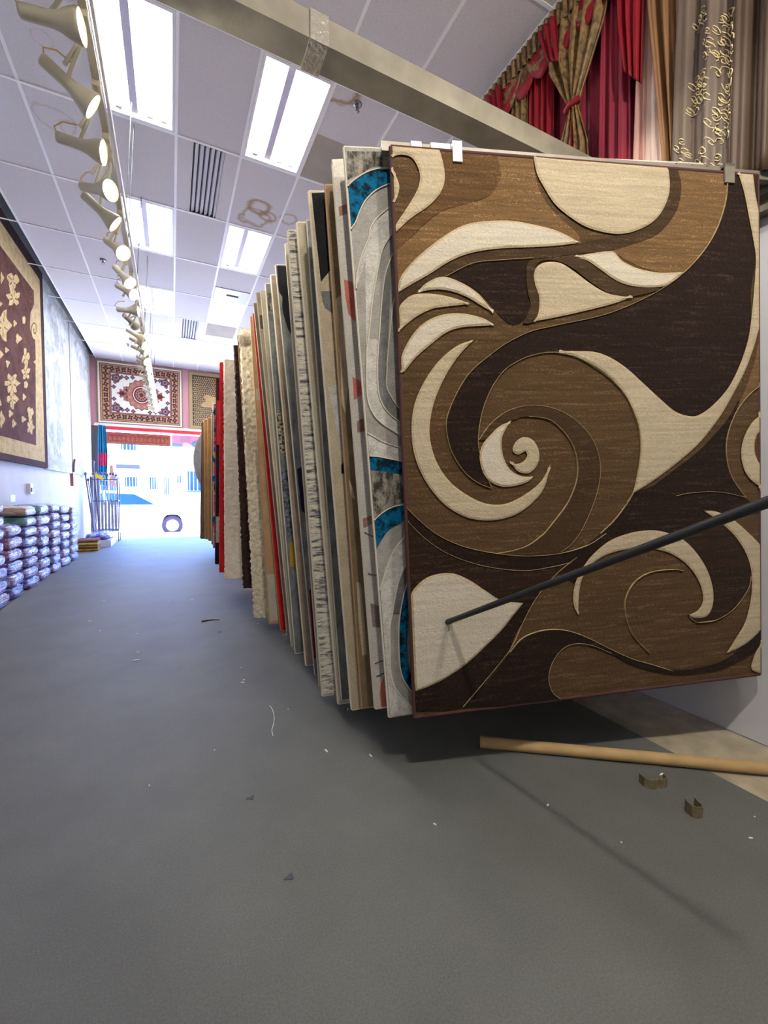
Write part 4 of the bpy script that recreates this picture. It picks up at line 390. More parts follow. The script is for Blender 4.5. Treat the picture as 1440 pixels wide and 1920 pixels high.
for (i, j) in sorted(LIGHTS, key=lambda q: (abs(q[1]), q[0])):
    o = make_troffer() if proto is None else copy_tree(proto)
    proto = proto or o
    o.location = (gx(i) + .014, gy(j) + .015, H_CEIL); tag(o, LLAB[(i, j)], 'ceiling light', 'fluorescent ceiling lights')
M['chrome'] = mat('polished_slats', (232, 232, 240), .25, metal=.15)
M['ventdark'] = mat('vent_dark', (40, 34, 32), .8)
def make_vent():
    root = empty('air_vent')
    f = MB(); f.box((0, 0, .03), (.61, 1.22, .05), 1)
    f.box((0, 0, 0), (.16, 1.21, .02), 0); f.box((.46, 0, 0), (.606, 1.21, .02), 0)
    f.build('vent_panel', [M['tile'], M['ventdark']], root)
    for k in range(6):
        s = MB(); x = .172 + k * .051
        s.add([(x, .03, .03), (x+.006, .03, -.008), (x+.038, .03, .020), (x, 1.19, .03), (x+.006, 1.19, -.008), (x+.038, 1.19, .020)], [(0, 1, 4, 3), (1, 2, 5, 4), (0, 2, 1), (3, 4, 5)])
        s.build('slat', M['chrome'], root)
    return root
v1 = make_vent(); v1.location = (gx(2), gy(0), H_CEIL); tag(v1, 'slotted metal ceiling air vent between the two nearest rows of lights', 'air vent', 'ceiling air vents')
v2 = copy_tree(v1); v2.location = (gx(2), gy(4), H_CEIL); tag(v2, 'far slotted ceiling air vent, nearer the shop front', 'air vent', 'ceiling air vents')
b = MB(); b.box((gx(3)+.02, 7.96, H_CEIL-.012), (gx(4)-.02, 8.46, H_CEIL)); h_ = empty('ceiling_hatch', (0, 0, 0), None, 'grey-blue metal access hatch in the ceiling after the second right light', 'hatch')
b.build('hatch_panel', mat('hatch_metal', (158, 162, 176), .4), h_); b = MB(); b.box((.92, 8.17, H_CEIL-.02), (1.12, 8.21, H_CEIL-.011)); b.build('slot_handle', M['ventdark'], h_)
M['brass'] = mat('sprinkler_metal', (150, 150, 152), .3, metal=1)
def sprinkler(x, y, lab):
    r = empty('sprinkler_head', (x, y, H_CEIL), None, lab, 'sprinkler', 'ceiling sprinkler heads')
    p = MB(); p.lathe([(0, .002), (.042, .002), (.04, -.012), (.02, -.016), (0, -.016)], 16); p.build('escutcheon', M['brass'], r)
    p = MB(); p.tube([(0, 0, -.014), (0, 0, -.05)], .009, 8); p.tube([(-.013, 0, -.02), (-.013, 0, -.055), (0, 0, -.062)], .003, 6); p.tube([(.013, 0, -.02), (.013, 0, -.055), (0, 0, -.062)], .003, 6)
    p.lathe([(0, -.066), (.02, -.066), (.02, -.062), (0, -.062)], 12); p.build('nozzle', M['brass'], r)
sprinkler(1.555, 3.714, 'small metal sprinkler head beside the ring-shaped stain near the beam')
sprinkler(-.884, 7.847, 'small metal sprinkler head in the ceiling left of the spotlight track')
sprinkler(-.883, 11.965, 'farthest small sprinkler head, in the ceiling near the shop front')

# -------------------------------------------------------- overhead steel beam
bm = empty('steel_beam', (0, 2.0, 3.343), None, 'painted steel box beam crossing the shop high above the rugs', 'beam')
b = MB(); b.box((-2.05, 2.0, 3.343), (XR - .002, 2.15, 3.465)); o = b.build('beam', M['steel']); o.parent = bm; o.matrix_parent_inverse = Matrix.Translation((0, -2.0, -3.343))
b = MB(); b.box((.60, 1.993, 3.336), (.69, 2.157, 3.47))
o = b.build('tape_wrap', M['tape']); o.parent = bm; o.matrix_parent_inverse = Matrix.Translation((0, -2.0, -3.343)); o['label'] = 'crinkled clear tape'

# ------------------------------------------------------------ spotlight track
M['track'] = mat('track_cream', (205, 196, 168), .45); M['head'] = mat('spot_housing_cream', (196, 190, 166), .4)
M['lens'] = mat('spot_lens_lit', (255, 250, 235), .3, emis=(255, 232, 190), estr=30); M['rim'] = mat('spot_rim', (190, 160, 150), .4)
M['wire'] = mat('cable_grey', (96, 96, 98), .5); M['cord'] = mat('cord_ochre', (206, 170, 110), .5)
XT, ZT = -.345, 3.56
tr = empty('light_track', (XT, 0, ZT), None, 'long cream ceiling track hung on cables, carrying a row of spotlights', 'light track')
b = MB(); b.box((-.018, -.6, -.02), (.018, 12.95, .02)); b.box((-.012, -.6, -.024), (.012, 12.95, -.02)); b.build('rail', M['track'], tr)
b = MB(); b.box((.03, -.6, .0), (.045, 12.95, .05)); b.build('conduit', M['white'], tr)
for y in (2.2, 4.6, 4.86, 5.98, 7.4, 7.55, 8.9, 9.6, 11.0):
    b = MB(); b.tube([(.0, y, .02), (.07, y + .02, H_CEIL - ZT)], .0045, 6); b.build('hanger_cable', M['wire'], tr)
def make_spot():
    """origin at the track; housing built along local +z = aim in the child frame"""
    root = empty('track_spotlight')
    a = MB(); a.box((-.02, -.05, -.055), (.02, .05, -.02)); a.build('adapter', M['track'], root)
    a = MB(); a.tube([(0, 0, -.05), (0, 0, -.10)], .008, 8); a.build('stem', M['head'], root)
    return root
heads = {}
def spot_head():
    if 'h' not in heads:
        p = MB(); p.lathe([(0, -.215), (.026, -.215), (.029, -.205), (.029, -.10), (.031, -.095), (.034, -.075), (.058, -.02), (.063, 0), (.063, .012), (.060, .012), (.057, 0), (.02, -.03)], 24)
        h1 = p.build('housing', M['head'])
        p = MB(); p.lathe([(0, .006), (.03, .005), (.057, -.001)], 24); h2 = p.build('lens', M['lens'], h1)
        p = MB(); p.tube([(0, .0, -.205), (.0, -.05, -.235), (0, -.09, -.20), (0, -.10, -.13)], .004, 6); h3 = p.build('cord', M['cord'], h1)
        heads['h'] = h1; return h1
    return copy_tree(heads['h'])
allspots = [(Vector(l), Vector(a)) for l, a in SPOT]
y = 7.55; k = 0
while y < 12.8:
    k += 1
    allspots.append((Vector((-.33, y, 3.36 + .02 * math.sin(k * 2.1))), Vector((.78 + .1*math.sin(k*1.7), -.45 + .25 * math.sin(k * 2.3), -.45 + .15 * math.cos(k * 1.3)))))
    y += .36 + .05 * math.sin(k * 1.1)
ORD = ['first', 'second', 'third', 'fourth', 'fifth', 'sixth', 'seventh', 'eighth', 'ninth', 'tenth', 'eleventh', 'twelfth', 'thirteenth', 'fourteenth', 'fifteenth', 'sixteenth', 'seventeenth', 'eighteenth', 'nineteenth', 'twentieth']
def ordinal(i): return ORD[i] if i < 20 else 'twenty-' + ORD[i - 20]
for i, (l, a) in enumerate(allspots):
    a.normalize()
    ctr = l - a * .1
    root = make_spot() if i == 0 else copy_tree(spot0)
    if i == 0: spot0 = root
    for ch in list(root.children):
        if ch.name.startswith('housing') or ch.name.startswith('bracket'): pass
    root.location = (XT, ctr.y, ZT)
    extra = 'and unlit, turned away' if i == 9 else 'aimed at the hanging rugs'
    tag(root, f'cream track spotlight, {ordinal(i)} along the track from the camera, {extra}', 'spotlight', 'spotlights on the ceiling track')
    hd = spot_head()
    z = a; x = z.cross(Vector((0, 0, 1))).normalized(); yv = z.cross(x)
    mw = Matrix(((x.x, yv.x, z.x, l.x), (x.y, yv.y, z.y, l.y), (x.z, yv.z, z.z, l.z), (0, 0, 0, 1)))
    hd.parent = root; hd.matrix_parent_inverse = Matrix.Translation((-XT, -ctr.y, -ZT)); hd.matrix_basis = mw
    p = MB(); st = Vector((0, 0, -.10)); e = ctr - Vector((XT, ctr.y, ZT)) + Vector((0, 0, .03))
    p.tube([st, (st + e) / 2 + Vector((-.004, 0, -.005)), e], [.011, .009, .011], 8); p.build('bracket', M['head'], root)
    if i != 9 and i < 30:
        ld = bpy.data.lights.new('spot_bulb', 'SPOT'); ld.energy = 32; ld.color = (1, .92, .80); ld.spot_size = .75; ld.spot_blend = .6; ld.shadow_soft_size = .05
        lo = bpy.data.objects.new('spot_bulb', ld); C.objects.link(lo); lo.parent = hd; lo.location = (0, 0, .03); lo.rotation_euler = (PI, 0, 0)

# ------------------------------------------------------------------- the rugs
def bind(W, L, r, mt, parent, t=.010):
    p = MB(); pts = [(0, 0, -t/2), (W, 0, -t/2), (W, L, -t/2), (0, L, -t/2)]
    for i in range(4): p.tube([pts[i], pts[(i+1) % 4]], r, 8)
    return p.build('binding', mt, parent)
def slab(p, W, L, t, m=0):
    p.box((0, 0, -t), (W, L, 0), m)
ARM = {}
def rug_arm(M4, W, L, key, lab, front=False, t=.012):
    """steel arm that carries the rug: along the top edge to the wall rail"""
    root = empty('rug_arm'); root.matrix_world = M4 @ Matrix.Translation((0, L, 0))
    tag(root, lab, 'rack arm', 'swing arms of the rug rack')
    # length to the wall rail
    o = M4 @ Vector((0, L, 0)); u = M4.to_3x3() @ Vector((1, 0, 0))
    Lw = (2.57 - o.x) / u.x
    p = MB()
    if front:
        p.box((-.035, -.008, -.045), (Lw, .030, -.013))
    else:
        p.box((.01, -.045, -t - .022), (Lw, -.012, -t - .003))
    p.build('bar', M['galv'], root)
    return root
# front rug
MF = frame_matrix(F0['o'], F0['u'], F0['v']); W, L = 1.72, 2.35
keys = ['M', 'T', 'MT', 'M2', 'D', 'D2', 'linec', 'C', 'W', 'rim']
b = MB(); slab(b, W, L, .010, 0)
zz = .0006
for col, kind, pts in S:
    P2 = clampP(smooth(pts, 5), W, L, .004)
    if kind == 'f':
        b.poly(P2, zz, keys.index(col), 0); zz += .0004
ztop = zz
for pts in globals()['L_']: b.ribbon(clampP(smooth(pts, 5, False), W, L, .005),   .003, ztop + .0007, keys.index('linec'))
for col, kind, pts in S:
    if kind == 'c':
        P2 = clampP(smooth(pts, 5), W, L, .004)
        b.poly(P2, ztop + .0012, keys.index(col), ztop - .0012, .009, keys.index('rim')); 
rug = b.build('hanging_rug', [P[k] for k in keys]); rug.matrix_world = MF
tag(rug, 'large brown hanging rug with carved cream swirls, frontmost on the rack', 'rug')
bind(W, L, .009, P['bind_brown'], rug)
fa = rug_arm(MF, W, L, 'front', 'steel rack arm along the top of the brown swirl rug', True)
for x in (.107, .19, .228):
    p = MB(); p.box((x-.022, .004, -.05), (x+.022, .034, -.008)); p.box((x-.02, -.006, -.009), (x+.02, .032, -.005)); p.build('white_clip', mat('white_plastic', (232, 230, 224), .35), fa)
p = MB(); p.box((.255, .0, -.05), (.295, .036, -.008)); p.box((.255, -.045, .003), (.295, .036, .008)); p.build('white_clip', bpy.data.materials['white_plastic'], fa)
p = MB(); p.box((1.535, -.05, .003), (1.585, .034, .010)); p.box((1.535, .022, -.05), (1.585, .034, .010)); p.build('steel_clamp', M['galv'], fa)
for x in (1.34, 1.42, 1.50):
    p = MB(); p.tube([(x-.03, .032, -.02), (x+.03, .032, -.02)], .008, 8); p.build('lug', M['galv'], fa)

RUGINFO = {
 'gray_teal': ('gray', 'bind_cream', 'grey and teal rug with cream carved arcs, directly behind the brown swirl rug', 1.70, .012),
 'white_pink': ('offwhite', 'bind_cream', 'off-white rug with salmon pink patches, behind the grey and teal rug', 1.68, .014),
 'brown': ('brown', 'bind_tan', 'camel brown rug with beige points, between the off-white and black-topped rugs', 1.66, .012),
 'black_cream': ('beige', 'bind_cream', 'beige rug with a large black top corner and grey patches', 1.66, .014),
 'grey': ('slate', 'bind_gray', 'narrow grey mottled rug edge just behind the black-topped beige rug', 1.64, .012),
 'beige_plain': ('beige_plain', 'bind_cream', 'plain oatmeal rug with fine vertical ribs, beside the blue-flecked striped rug', 1.66, .016),
 'striped': ('striped', 'bind_cream', 'cream rug with broken blue-grey cross stripes down its length', 1.66, .014),
 'beige_thin': ('creamplain', 'bind_cream', 'thin cream rug edge squeezed behind the striped rug', 1.62, .010),
 'grey_black': ('slate', 'bind_gray', 'dark grey rug with black top, navy block and wine red block', 1.66, .012),
 'beige_soft': ('taupe', 'bind_cream', 'soft beige rug between the dark grey rug and the black-flecked rug', 1.64, .016),
 'grey_yellow': ('slate', 'bind_cream', 'grey rug with black flecks and a mustard yellow patch', 1.64, .012),
 'cream_thin': ('creamplain', 'bind_cream', 'thin cream rug edge behind the grey rug with the mustard patch', 1.62, .010),
 'olive': ('beige', 'bind_cream', 'thin beige rug with a charcoal block near its top', 1.64, .012),
 'taupe': ('taupe', 'bind_gray', 'thin taupe rug with a dark lower edge, in front of the red-edged rug', 1.62, .012),
 'red_thin': ('redp', 'bind_tan', 'thin red rug edge in front of the sand coloured rug', 1.60, .010),
 'tan': ('tanrug', 'bind_tan', 'sand coloured rug with paler bands, beside the cream shag rug', 1.62, .018),
 'pink_tan': ('pinktan', 'bind_tan', 'pinkish tan rug with a curled top, behind the cream shag rug', 1.60, .014),
 'dark_red': ('darkr', 'bind_brown', 'dark red and black rug just beyond the red shag rug', 1.6, .02),
 'multi': ('multi', 'bind_gray', 'multicoloured rug with red, green and yellow motifs, in the far group', 1.6, .02),
 'charcoal': ('charcoal', 'bind_gray', 'thin charcoal rug edge in the far group of rugs', 1.6, .02),
 'gold': ('goldp', 'bind_tan', 'gold brown rug in the far group, nearer of the two gold ones', 1.6, .03),
 'gold2': ('goldp', 'bind_tan', 'gold brown rug in the far group, farther of the two gold ones', 1.6, .03),
 'brown_far': ('browngold', 'bind_brown', 'brown rug at the far end of the rack, nearest the street', 1.6, .03)}
ARMLAB = 'thin steel rack arm holding the '
for key, info in RUGINFO.items():
    R = RUG[key]; base, bd, lab, W, t = info; L = R['L']
    if key == 'pink_tan': R['o'] = [R['o'][0], R['o'][1] + .10, R['o'][2]]
    M4 = frame_matrix(R['o'], R['u'], R['v'])
    mats = [P[base]]; b = MB(); slab(b, W, L, t, 0)
    z = .0006
    for col, sm, pts in PAT.get(key, []):
        if P[col] not in mats: mats.append(P[col])
        P2 = clampP(smooth(pts, 5) if sm else pts, W, L, .004); b.poly(P2, z, mats.index(P[col]), 0); z += .0004
    if key in ('multi',):
        for c in ('redp', 'yellow', 'teal', 'navy'): mats.append(P[c])
        rr = random.Random(3)
        for q in range(70):
            x = rr.uniform(.02, 1.5) if q > 36 else rr.uniform(.01, .10); yy = rr.uniform(.05, L-.05); b.poly(circle(x, yy, rr.uniform(.02, .05), rr.uniform(.03, .08), 8), z + q*1e-5, rr.randint(1, 4), 0)
    if key == 'dark_red':
        mats += [P['redp'], P['blackp'], P['lightgray']]
        b.poly(rect(.004, .6, .3, 1.5), z, 2, 0); b.poly(rect(.004, 1.5, .3, 2.05), z, 1, 0); b.poly(rect(.004, .27, .3, .6), z, 3, 0); b.poly(rect(.004, .01, .3, .27), z, 2, 0)
    if key == 'tan':
        mats += [P['creamplain']]
        b.poly(rect(.004, .02, 1.5, .42), z, 1, 0); b.poly(rect(.004, 1.86, 1.5, 1.95), z, 1, 0)
    if key == 'taupe':
        mats += [P['black'], P['beige']]
        b.poly(rect(.02, .02, .4, .9), z, 1, 0); b.poly(rect(.02, 1.3, .4, 2.4), z, 2, 0)
    if key in LIN:
        mats.append(P['bind_cream'] if key != 'white_pink' else P['charcoal'])
        for pts in LIN[key]: b.ribbon(clampP(smooth(pts, 5, False), W, L, .004), .007 if key != 'white_pink' else .004, z + .001, len(mats)-1)
    o = b.build('hanging_rug', mats); o.matrix_world = M4; tag(o, lab, 'rug', 'rugs hanging on the swing rack')
    bind(W, L, t*.5 + .0006, P[bd], o, t)
    if key == 'white_pink':        # its top edge is rolled over
        p = MB(); p.tube([(.0, L+.005, -.03), (.2, L+.02, -.03), (W*.6, L+.02, -.03)], [.03, .035, .035], 10); p.build('rolled_top', P['offwhite'], o)
    rug_arm(M4, W, L, key, ' '.join((ARMLAB + lab.split(',')[0]).split()[:16]), False, t)

# shag rugs: thick, tufted outline
def shag(key, pm, lab, W, t, amp, seed, round_top=0):
    R = RUG[key]; L = R['L']
    if key == 'shag_red': R['o'] = [R['o'][0], R['o'][1] + .06, R['o'][2]]
    M4 = frame_matrix(R['o'], R['u'], R['v'])
    rr = random.Random(seed)
    prof = []
    for k in range(7): prof.append((t*.3 * (1-math.sin(k/6*PI)), -t + t * k / 6))
    for k in range(1, 26): prof.append((.012 * k + t*.2, 0))
    for k in range(1, 8): prof.append((.31 + (W-.31) * k / 7, 0))
    prof += [(W, -t*.5), (W, -t)]
    for k in range(1, 8): prof.append((W - W * k / 8, -t))
    n = len(prof); rows = 190
    vs = []
    for j in range(rows + 1):
        v = L * j / rows
        for (x, z) in prof:
            a = amp * (1 if x < .33 else .3)
            q = Vector((x*34, v*34, z*34)); d = noise.noise(q) * .7 + noise.noise(q * 2.3) * .5
            zz_ = z + (a * d if z > -t*.9 else 0); xx = x + (a*1.1*noise.noise(q * 1.3 + Vector((7, 3, 1))) if x < .3 else 0)
            sc = 1.0
            if round_top and v > L - round_top:
                f = (v - (L - round_top)) / round_top; zz_ = zz_ + .05 * math.sin(f * PI * .9) * (1 if z > -t*.5 else .3); xx += .0
            vs.append((xx, v + (rr.uniform(-1, 1) * amp * .6 if j in (0, rows) else 0), zz_))
    fs = []
    for j in range(rows):
        for k in range(n):
            k2 = (k+1) % n; fs.append((j*n+k, j*n+k2, (j+1)*n+k2, (j+1)*n+k))
    b = MB(); b.add(vs, fs, 0, True); b.add(vs[:n], [tuple(reversed(range(n)))], 0); b.add(vs[-n:], [tuple(range(n))], 0)
    o = b.build('shag_rug', P[pm]); o.matrix_world = M4; tag(o, lab, 'rug', 'rugs hanging on the swing rack')
    p = MB(); p.box((.02, .02, -t-.006), (W-.02, L-.02, -t+.002)); p.build('backing', P['bind_tan'], o)
    root = empty('rug_arm'); root.matrix_world = M4 @ Matrix.Translation((0, L, 0)); tag(root, ' '.join((ARMLAB + lab.split(',')[0]).split()[:16]), 'rack arm', 'swing arms of the rug rack')
    oo = M4 @ Vector((0, L, 0)); u = M4.to_3x3() @ Vector((1, 0, 0)); p = MB(); p.box((.03, -.06, -t-.03), ((2.57-oo.x)/u.x, -.03, -t-.0075)); p.build('bar', M['galv'], root)
    return o
shag('shag_cream', 'shagc', 'curly cream shag rug, thick tufted edge, next to the sand rug', 1.6, .06, .016, 1, .14)
shag('shag_brown', 'shagb', 'dark brown shag rug between two cream shag rugs', 1.6, .05, .012, 2)
shag('shag_white', 'shagw', 'smooth ivory shag rug in front of the red shag rug', 1.6, .06, .007, 3)
shag('shag_red', 'shagr', 'bright red shag rug showing as a thin edge by the ivory shag', 1.6, .045, .007, 4)
# round rug at the street end
b = MB(); n = 64; cy = 1.94; Mr = frame_matrix((1.46, 9.62, cy), (.9553, -.2955, 0), (0, 0, 1))
R_ = 1.08
b.add([(R_*math.cos(2*PI*i/n), R_*math.sin(2*PI*i/n), z) for z in (0, -.02) for i in range(n)], [tuple(range(n)), tuple(reversed(range(n, 2*n)))] + [(i, n+i, n+(i+1) % n, (i+1) % n) for i in range(n)])
o = b.build('round_rug', P['gray']); o.matrix_world = Mr; tag(o, 'large round grey rug hanging at the street end of the rack', 'rug')
o.location.y += .18
p = MB(); p.tube([(R_*math.cos(2*PI*i/48), R_*math.sin(2*PI*i/48), -.01) for i in range(49)], .012, 6, cap=False); p.build('binding', P['bind_gray'], o)
# wall rail that carries the arms
rk = empty('rack_rail', (2.6, 1, 2.6), None, 'steel wall rail carrying the rug arms along the right wall', 'rack rail')
for z in (2.62, 2.70):
    b = MB(); b.box((2.575 - 2.6, -.3, z - 2.6), (XR - 2.6, 8.6, z - 2.6 + .03)); b.build('rail', M['galv'], rk)
for y in (-.2, 2.0, 4.2, 6.4, 8.4):
    b = MB(); b.box((2.60-2.6, y, -.55), (XR-2.6, y+.05, .2)); b.build('upright', M['galv'], rk)
# dark pull rod leaning on the front rug
A = Vector((1.045, 1.485, .704)); B = Vector((1.016, .30, 1.288))
b = MB(); b.tube([A, A.lerp(B, .5), B], .0115, 12); b.tube([A - (B-A).normalized()*.004, A + (B-A).normalized()*.03], .0125, 12)
tag(b.build('pull_rod', mat('black_rod', (38, 40, 42), .45)), 'thin black metal rod slanting across the front of the brown swirl rug', 'rod')

# --------------------------------------------------------- left wall hangings
def wall_frame(u0, z0, off): 
    d = Vector((.0188, 1, 0)).normalized(); o = Vector((-2.06, 5, 0)) + d*u0 + Vector((off, 0, z0)); return frame_matrix(o, d, (0, 0, 1))
tp = {'dark': pile('tapestry_border', (66, 42, 44), .2, (6, 6, 4)), 'gold': pile('tapestry_gold', (196, 174, 128), .25, (9, 9, 4)), 'brown': pile('tapestry_brown', (92, 58, 50), .4, (4, 4, 4)), 'flower': pile('tapestry_flower', (204, 180, 130), .3, (16, 16, 4)), 'vein': pile('tapestry_vein', (116, 78, 52), .2, (6, 6, 4))}
U0, Z0 = .9, 1.66; Wt, Lt = 3.37, 3.30
b = MB(); tk = ['dark', 'gold', 'brown', 'flower', 'vein']
slab(b, Wt, Lt, .012, 0)
sh = lambda pts: [(x - U0, y - Z0) for x, y in pts]
b.poly(rect(.08, .09, Wt - .15, Lt - .17), .001, 1, 0)
b.poly(clampP(sh(TAP['brown'][0]), Wt-.3, Lt-.3, .2), .0018, 2, 0)
for i, f in enumerate(TAP['flower']):
    f2 = sh(f); b.poly(clampP(f2, Wt, Lt, .1), .003 + i*2e-5, 3, 0)
    cx = sum(p[0] for p in f2)/len(f2); cy = sum(p[1] for p in f2)/len(f2)
    if max(p[1] for p in f2) - min(p[1] for p in f2) > .25:
        for q in range(5):
            pp = f2[q*5+2]; b.ribbon([(cx*.75+pp[0]*.25, cy*.75+pp[1]*.25), (cx*.35+pp[0]*.65+.01, cy*.35+pp[1]*.65), (cx*.12+pp[0]*.88, cy*.12+pp[1]*.88)], .018, .0045, 4, .003)
for l in TAP['line']: b.ribbon(clampP(sh(l), Wt, Lt, .05), .018, .005, 4, .002)
o = b.build('tapestry_rug', [tp[k] for k in tk]); o.matrix_world = wall_frame(U0, Z0, .05); tag(o, 'dark brown wall rug with gold flowers and gold scroll border', 'rug')
o.rotation_euler.rotate_axis('Z', 0)
p = MB(); 
for q in [(0, 0), (Wt, 0), (Wt, Lt), (0, Lt)]: pass
bind(Wt, Lt, .012, tp['dark'], o, .012)
pale = pile('pale_vintage_pile', (200, 204, 204), .2, (2.2, 2.2, 2), col2=(160, 165, 164), lo=.38, hi=.56); paleg = pile('pale_medallion', (172, 177, 176), .2, (14, 14, 4)); pale_b = pile('pale_border', (186, 190, 190), .2, (18, 18, 4))
def pale_rug(u0, u1, zb, zt, off, lab, seed):
    W, L = u1-u0, zt-zb; b = MB(); slab(b, W, L, .01, 0); b.poly(rect(.1, .1, W-.1, L-.1), .0006, 2, 0); b.poly(rect(.2, .2, W-.2, L-.2), .0012, 0, 0)
    for k, (cy, r) in enumerate(((L*.5, .34), (L*.22, .2), (L*.78, .2), (L*.5, .2))): b.poly(lobed(W/2, cy, r*W*.45, r*1.4, 8, .12), .0018 + k*.0003, 1 if k != 3 else 0, 0)
    o = b.build('pale_rug', [pale, paleg, pale_b]); o.matrix_world = wall_frame(u0, zb, off); tag(o, lab, 'rug', 'pale rugs on the left wall'); bind(W, L, .009, P['bind_gray'], o)
    return o
pale_rug(4.20, 6.22, 1.64, 4.94, .03, 'pale faded vintage rug on the left wall, right of the flowered brown rug', 1)
pale_rug(6.3, 8.46, 1.64, 4.88, .03, 'pale faded vintage rug on the left wall, nearest the shop front', 2)
# little things on the left wall
d = mat('outlet_plastic', (214, 206, 204), .4); dk = mat('bracket_brown', (150, 96, 74), .6); dr = mat('maroon_plastic', (120, 70, 84), .5)
def wallbox(name, u, z, w, hgt, dep, mt, lab, cat, part=None):
    r = empty(name); r.matrix_world = wall_frame(u, z, 0); tag(r, lab, cat); b = MB(); b.box((-w/2, -hgt/2, .0005), (w/2, hgt/2, dep)); b.build('body', mt, r)
    if part: b = MB(); b.box((-w*.3, -hgt*.3, dep), (w*.3, hgt*.1, dep+.012)); b.build(part, dr, r)
    return r
wallbox('wall_outlet', 3.38, 1.29, .13, .16, .05, d, 'small outlet box with a maroon plug on the left wall above the blankets', 'outlet', 'plug')
wallbox('wall_sign', 2.70, 1.15, .2, .1, .006, M['white'], 'small white card on the left wall just above the blanket stacks', 'card')
wallbox('wall_box', 6.28, 1.50, .16, .26, .05, dk, 'small reddish-brown box on the left wall below the pale rugs', 'box')
b = MB(); b.tube([(0, .0, .05), (0, -.2, .03), (0, -.28, .03)], .02, 8); o = b.build('wall_hook', dr); o.matrix_world = wall_frame(6.27, 1.95, 0.02); tag(o, 'dark hanging strap end on the left wall over the small brown box', 'hook')

# ------------------------------------------------------ rugs above the opening
def FW(x, z, y): return frame_matrix((x, y, z), (1, 0, 0), (0, 0, 1))
pc = {'tan': pile('persian_tan', (186, 148, 116), .3, (40, 40, 8)), 'maroon': pile('persian_maroon', (92, 52, 54), .3, (40, 40, 8)), 'ivory': pile('persian_ivory', (236, 232, 218), .08, (20, 20, 8)), 'rose': pile('persian_rose', (170, 116, 104), .3, (36, 36, 8)), 'brown': pile('persian_brown', (78, 54, 48), .3, (40, 40, 8)), 'gold': P['bind_tan'], 'slate': pile('persian_slate', (98, 84, 98), .2, (30, 30, 8))}
ck = ['tan', 'maroon', 'ivory', 'rose', 'brown', 'slate']
W, L = 2.02, 1.62; b = MB(); slab(b, W, L, .012, 0)
seqs = [(.0, 'ivory'), (.05, 'brown'), (.065, 'tan'), (.10, 'maroon'), (.115, 'tan'), (.26, 'maroon'), (.275, 'rose'), (.30, 'maroon'), (.312, 'ivory')]
for k, (e, c) in enumerate(seqs): b.poly(rect(e+.004, e*.95+.004, W-e-.004, L-e*.95-.004), .0006 + k*.0005, ck.index(c), 0)
z = .006
for i in range(13):                                                  # border motifs
    for yy in (.185, L-.185):
        x = .2 + i*(W-.4)/12; b.poly(lobed(x, yy, .055, .06, 4, .3, 20, i), z, 4 if i % 2 else 1, 0); b.poly(circle(x, yy, .02, .02, 8), z+.0005, 3, 0)
for i in range(8):
    for x in (.19, W-.19):
        yy = .32 + i*(L-.64)/7; b.poly(lobed(x, yy, .055, .06, 4, .3, 20, i), z, 4 if i % 2 else 1, 0); b.poly(circle(x, yy, .02, .02, 8), z+.0005, 3, 0)
cx, cy = W/2, L/2
for sx in (-1, 1):
    for sy in (-1, 1):
        qx, qy = cx+sx*.58, cy+sy*.40
        b.poly(lobed(qx, qy, .115, .11, 5, .15, 40), z, 5, 0); b.poly(circle(qx, qy, .06), z+.0005, 3, 0); b.poly(circle(qx, qy, .025), z+.001, 1, 0)
        for (dx, dy, r) in ((.34, .43, .055), (.2, .455, .05), (.64, .16, .05), (.61, .28, .04), (.45, .44, .045)): b.poly(lobed(cx+sx*dx, cy+sy*dy, r, r, 4, .2, 24), z, 5, 0); b.poly(circle(cx+sx*dx, cy+sy*dy, r*.4), z+.0005, 3, 0)
    b.poly(lobed(cx+sx*.42, cy, .13, .11, 6, .22, 48), z, 3, 0); b.poly(lobed(cx+sx*.45, cy, .07, .06, 6, .2, 30), z+.0005, 1, 0)
    b.poly(lobed(cx+sx*.36, cy+.14, .07, .06, 5, .2, 30), z, 3, 0); b.poly(lobed(cx+sx*.36, cy-.14, .07, .06, 5, .2, 30), z, 3, 0)
for k, (r, c, am) in enumerate(((.36, 'maroon', .05), (.345, 'rose', .05), (.22, 'maroon', .0), (.205, 'rose', .0), (.19, 'ivory', .0), (.175, 'maroon', 0), (.14, 'rose', .06), (.05, 'maroon', .1))):
    b.poly(lobed(cx, cy, r, r*1.12, 16, am, 96), z+.001+k*.0004, ck.index(c), 0)
for i in range(12):
    t = 2*PI*i/12
    b.poly(circle(cx+.158*math.cos(t), cy+.175*math.sin(t), .014, .014, 8), z+.005, 4, 0); b.poly(circle(cx+.1*math.cos(t), cy+.11*math.sin(t), .018, .018, 8), z+.005, 4, 0)
    b.poly(lobed(cx+.285*math.cos(t+.26), cy+.32*math.sin(t+.26), .03, .03, 4, .3, 16), z+.005, 0, 0)
o = b.build('persian_rug', [pc[k] for k in ck]); o.matrix_world = FW(-1.72, 3.085, Y_FRONT-.05) @ Matrix.Rotation(-.0, 4, 'X'); tag(o, 'ivory and maroon medallion rug hung over the shop opening', 'rug')
bind(W, L, .016, P['bind_tan'], o)
W, L = 1.6, 1.62; b = MB(); slab(b, W, L, .012, 0); gp = [pile('leaf_gold', (180, 154, 110), .2, (30, 30, 8)), pile('leaf_black', (74, 68, 64), .2, (30, 30, 8)), pile('leaf_tan', (190, 160, 116), .15, (9, 9, 8))]
b.poly(rect(.09, .09, W-.09, L-.09), .0006, 1, 0); rr = random.Random(5)
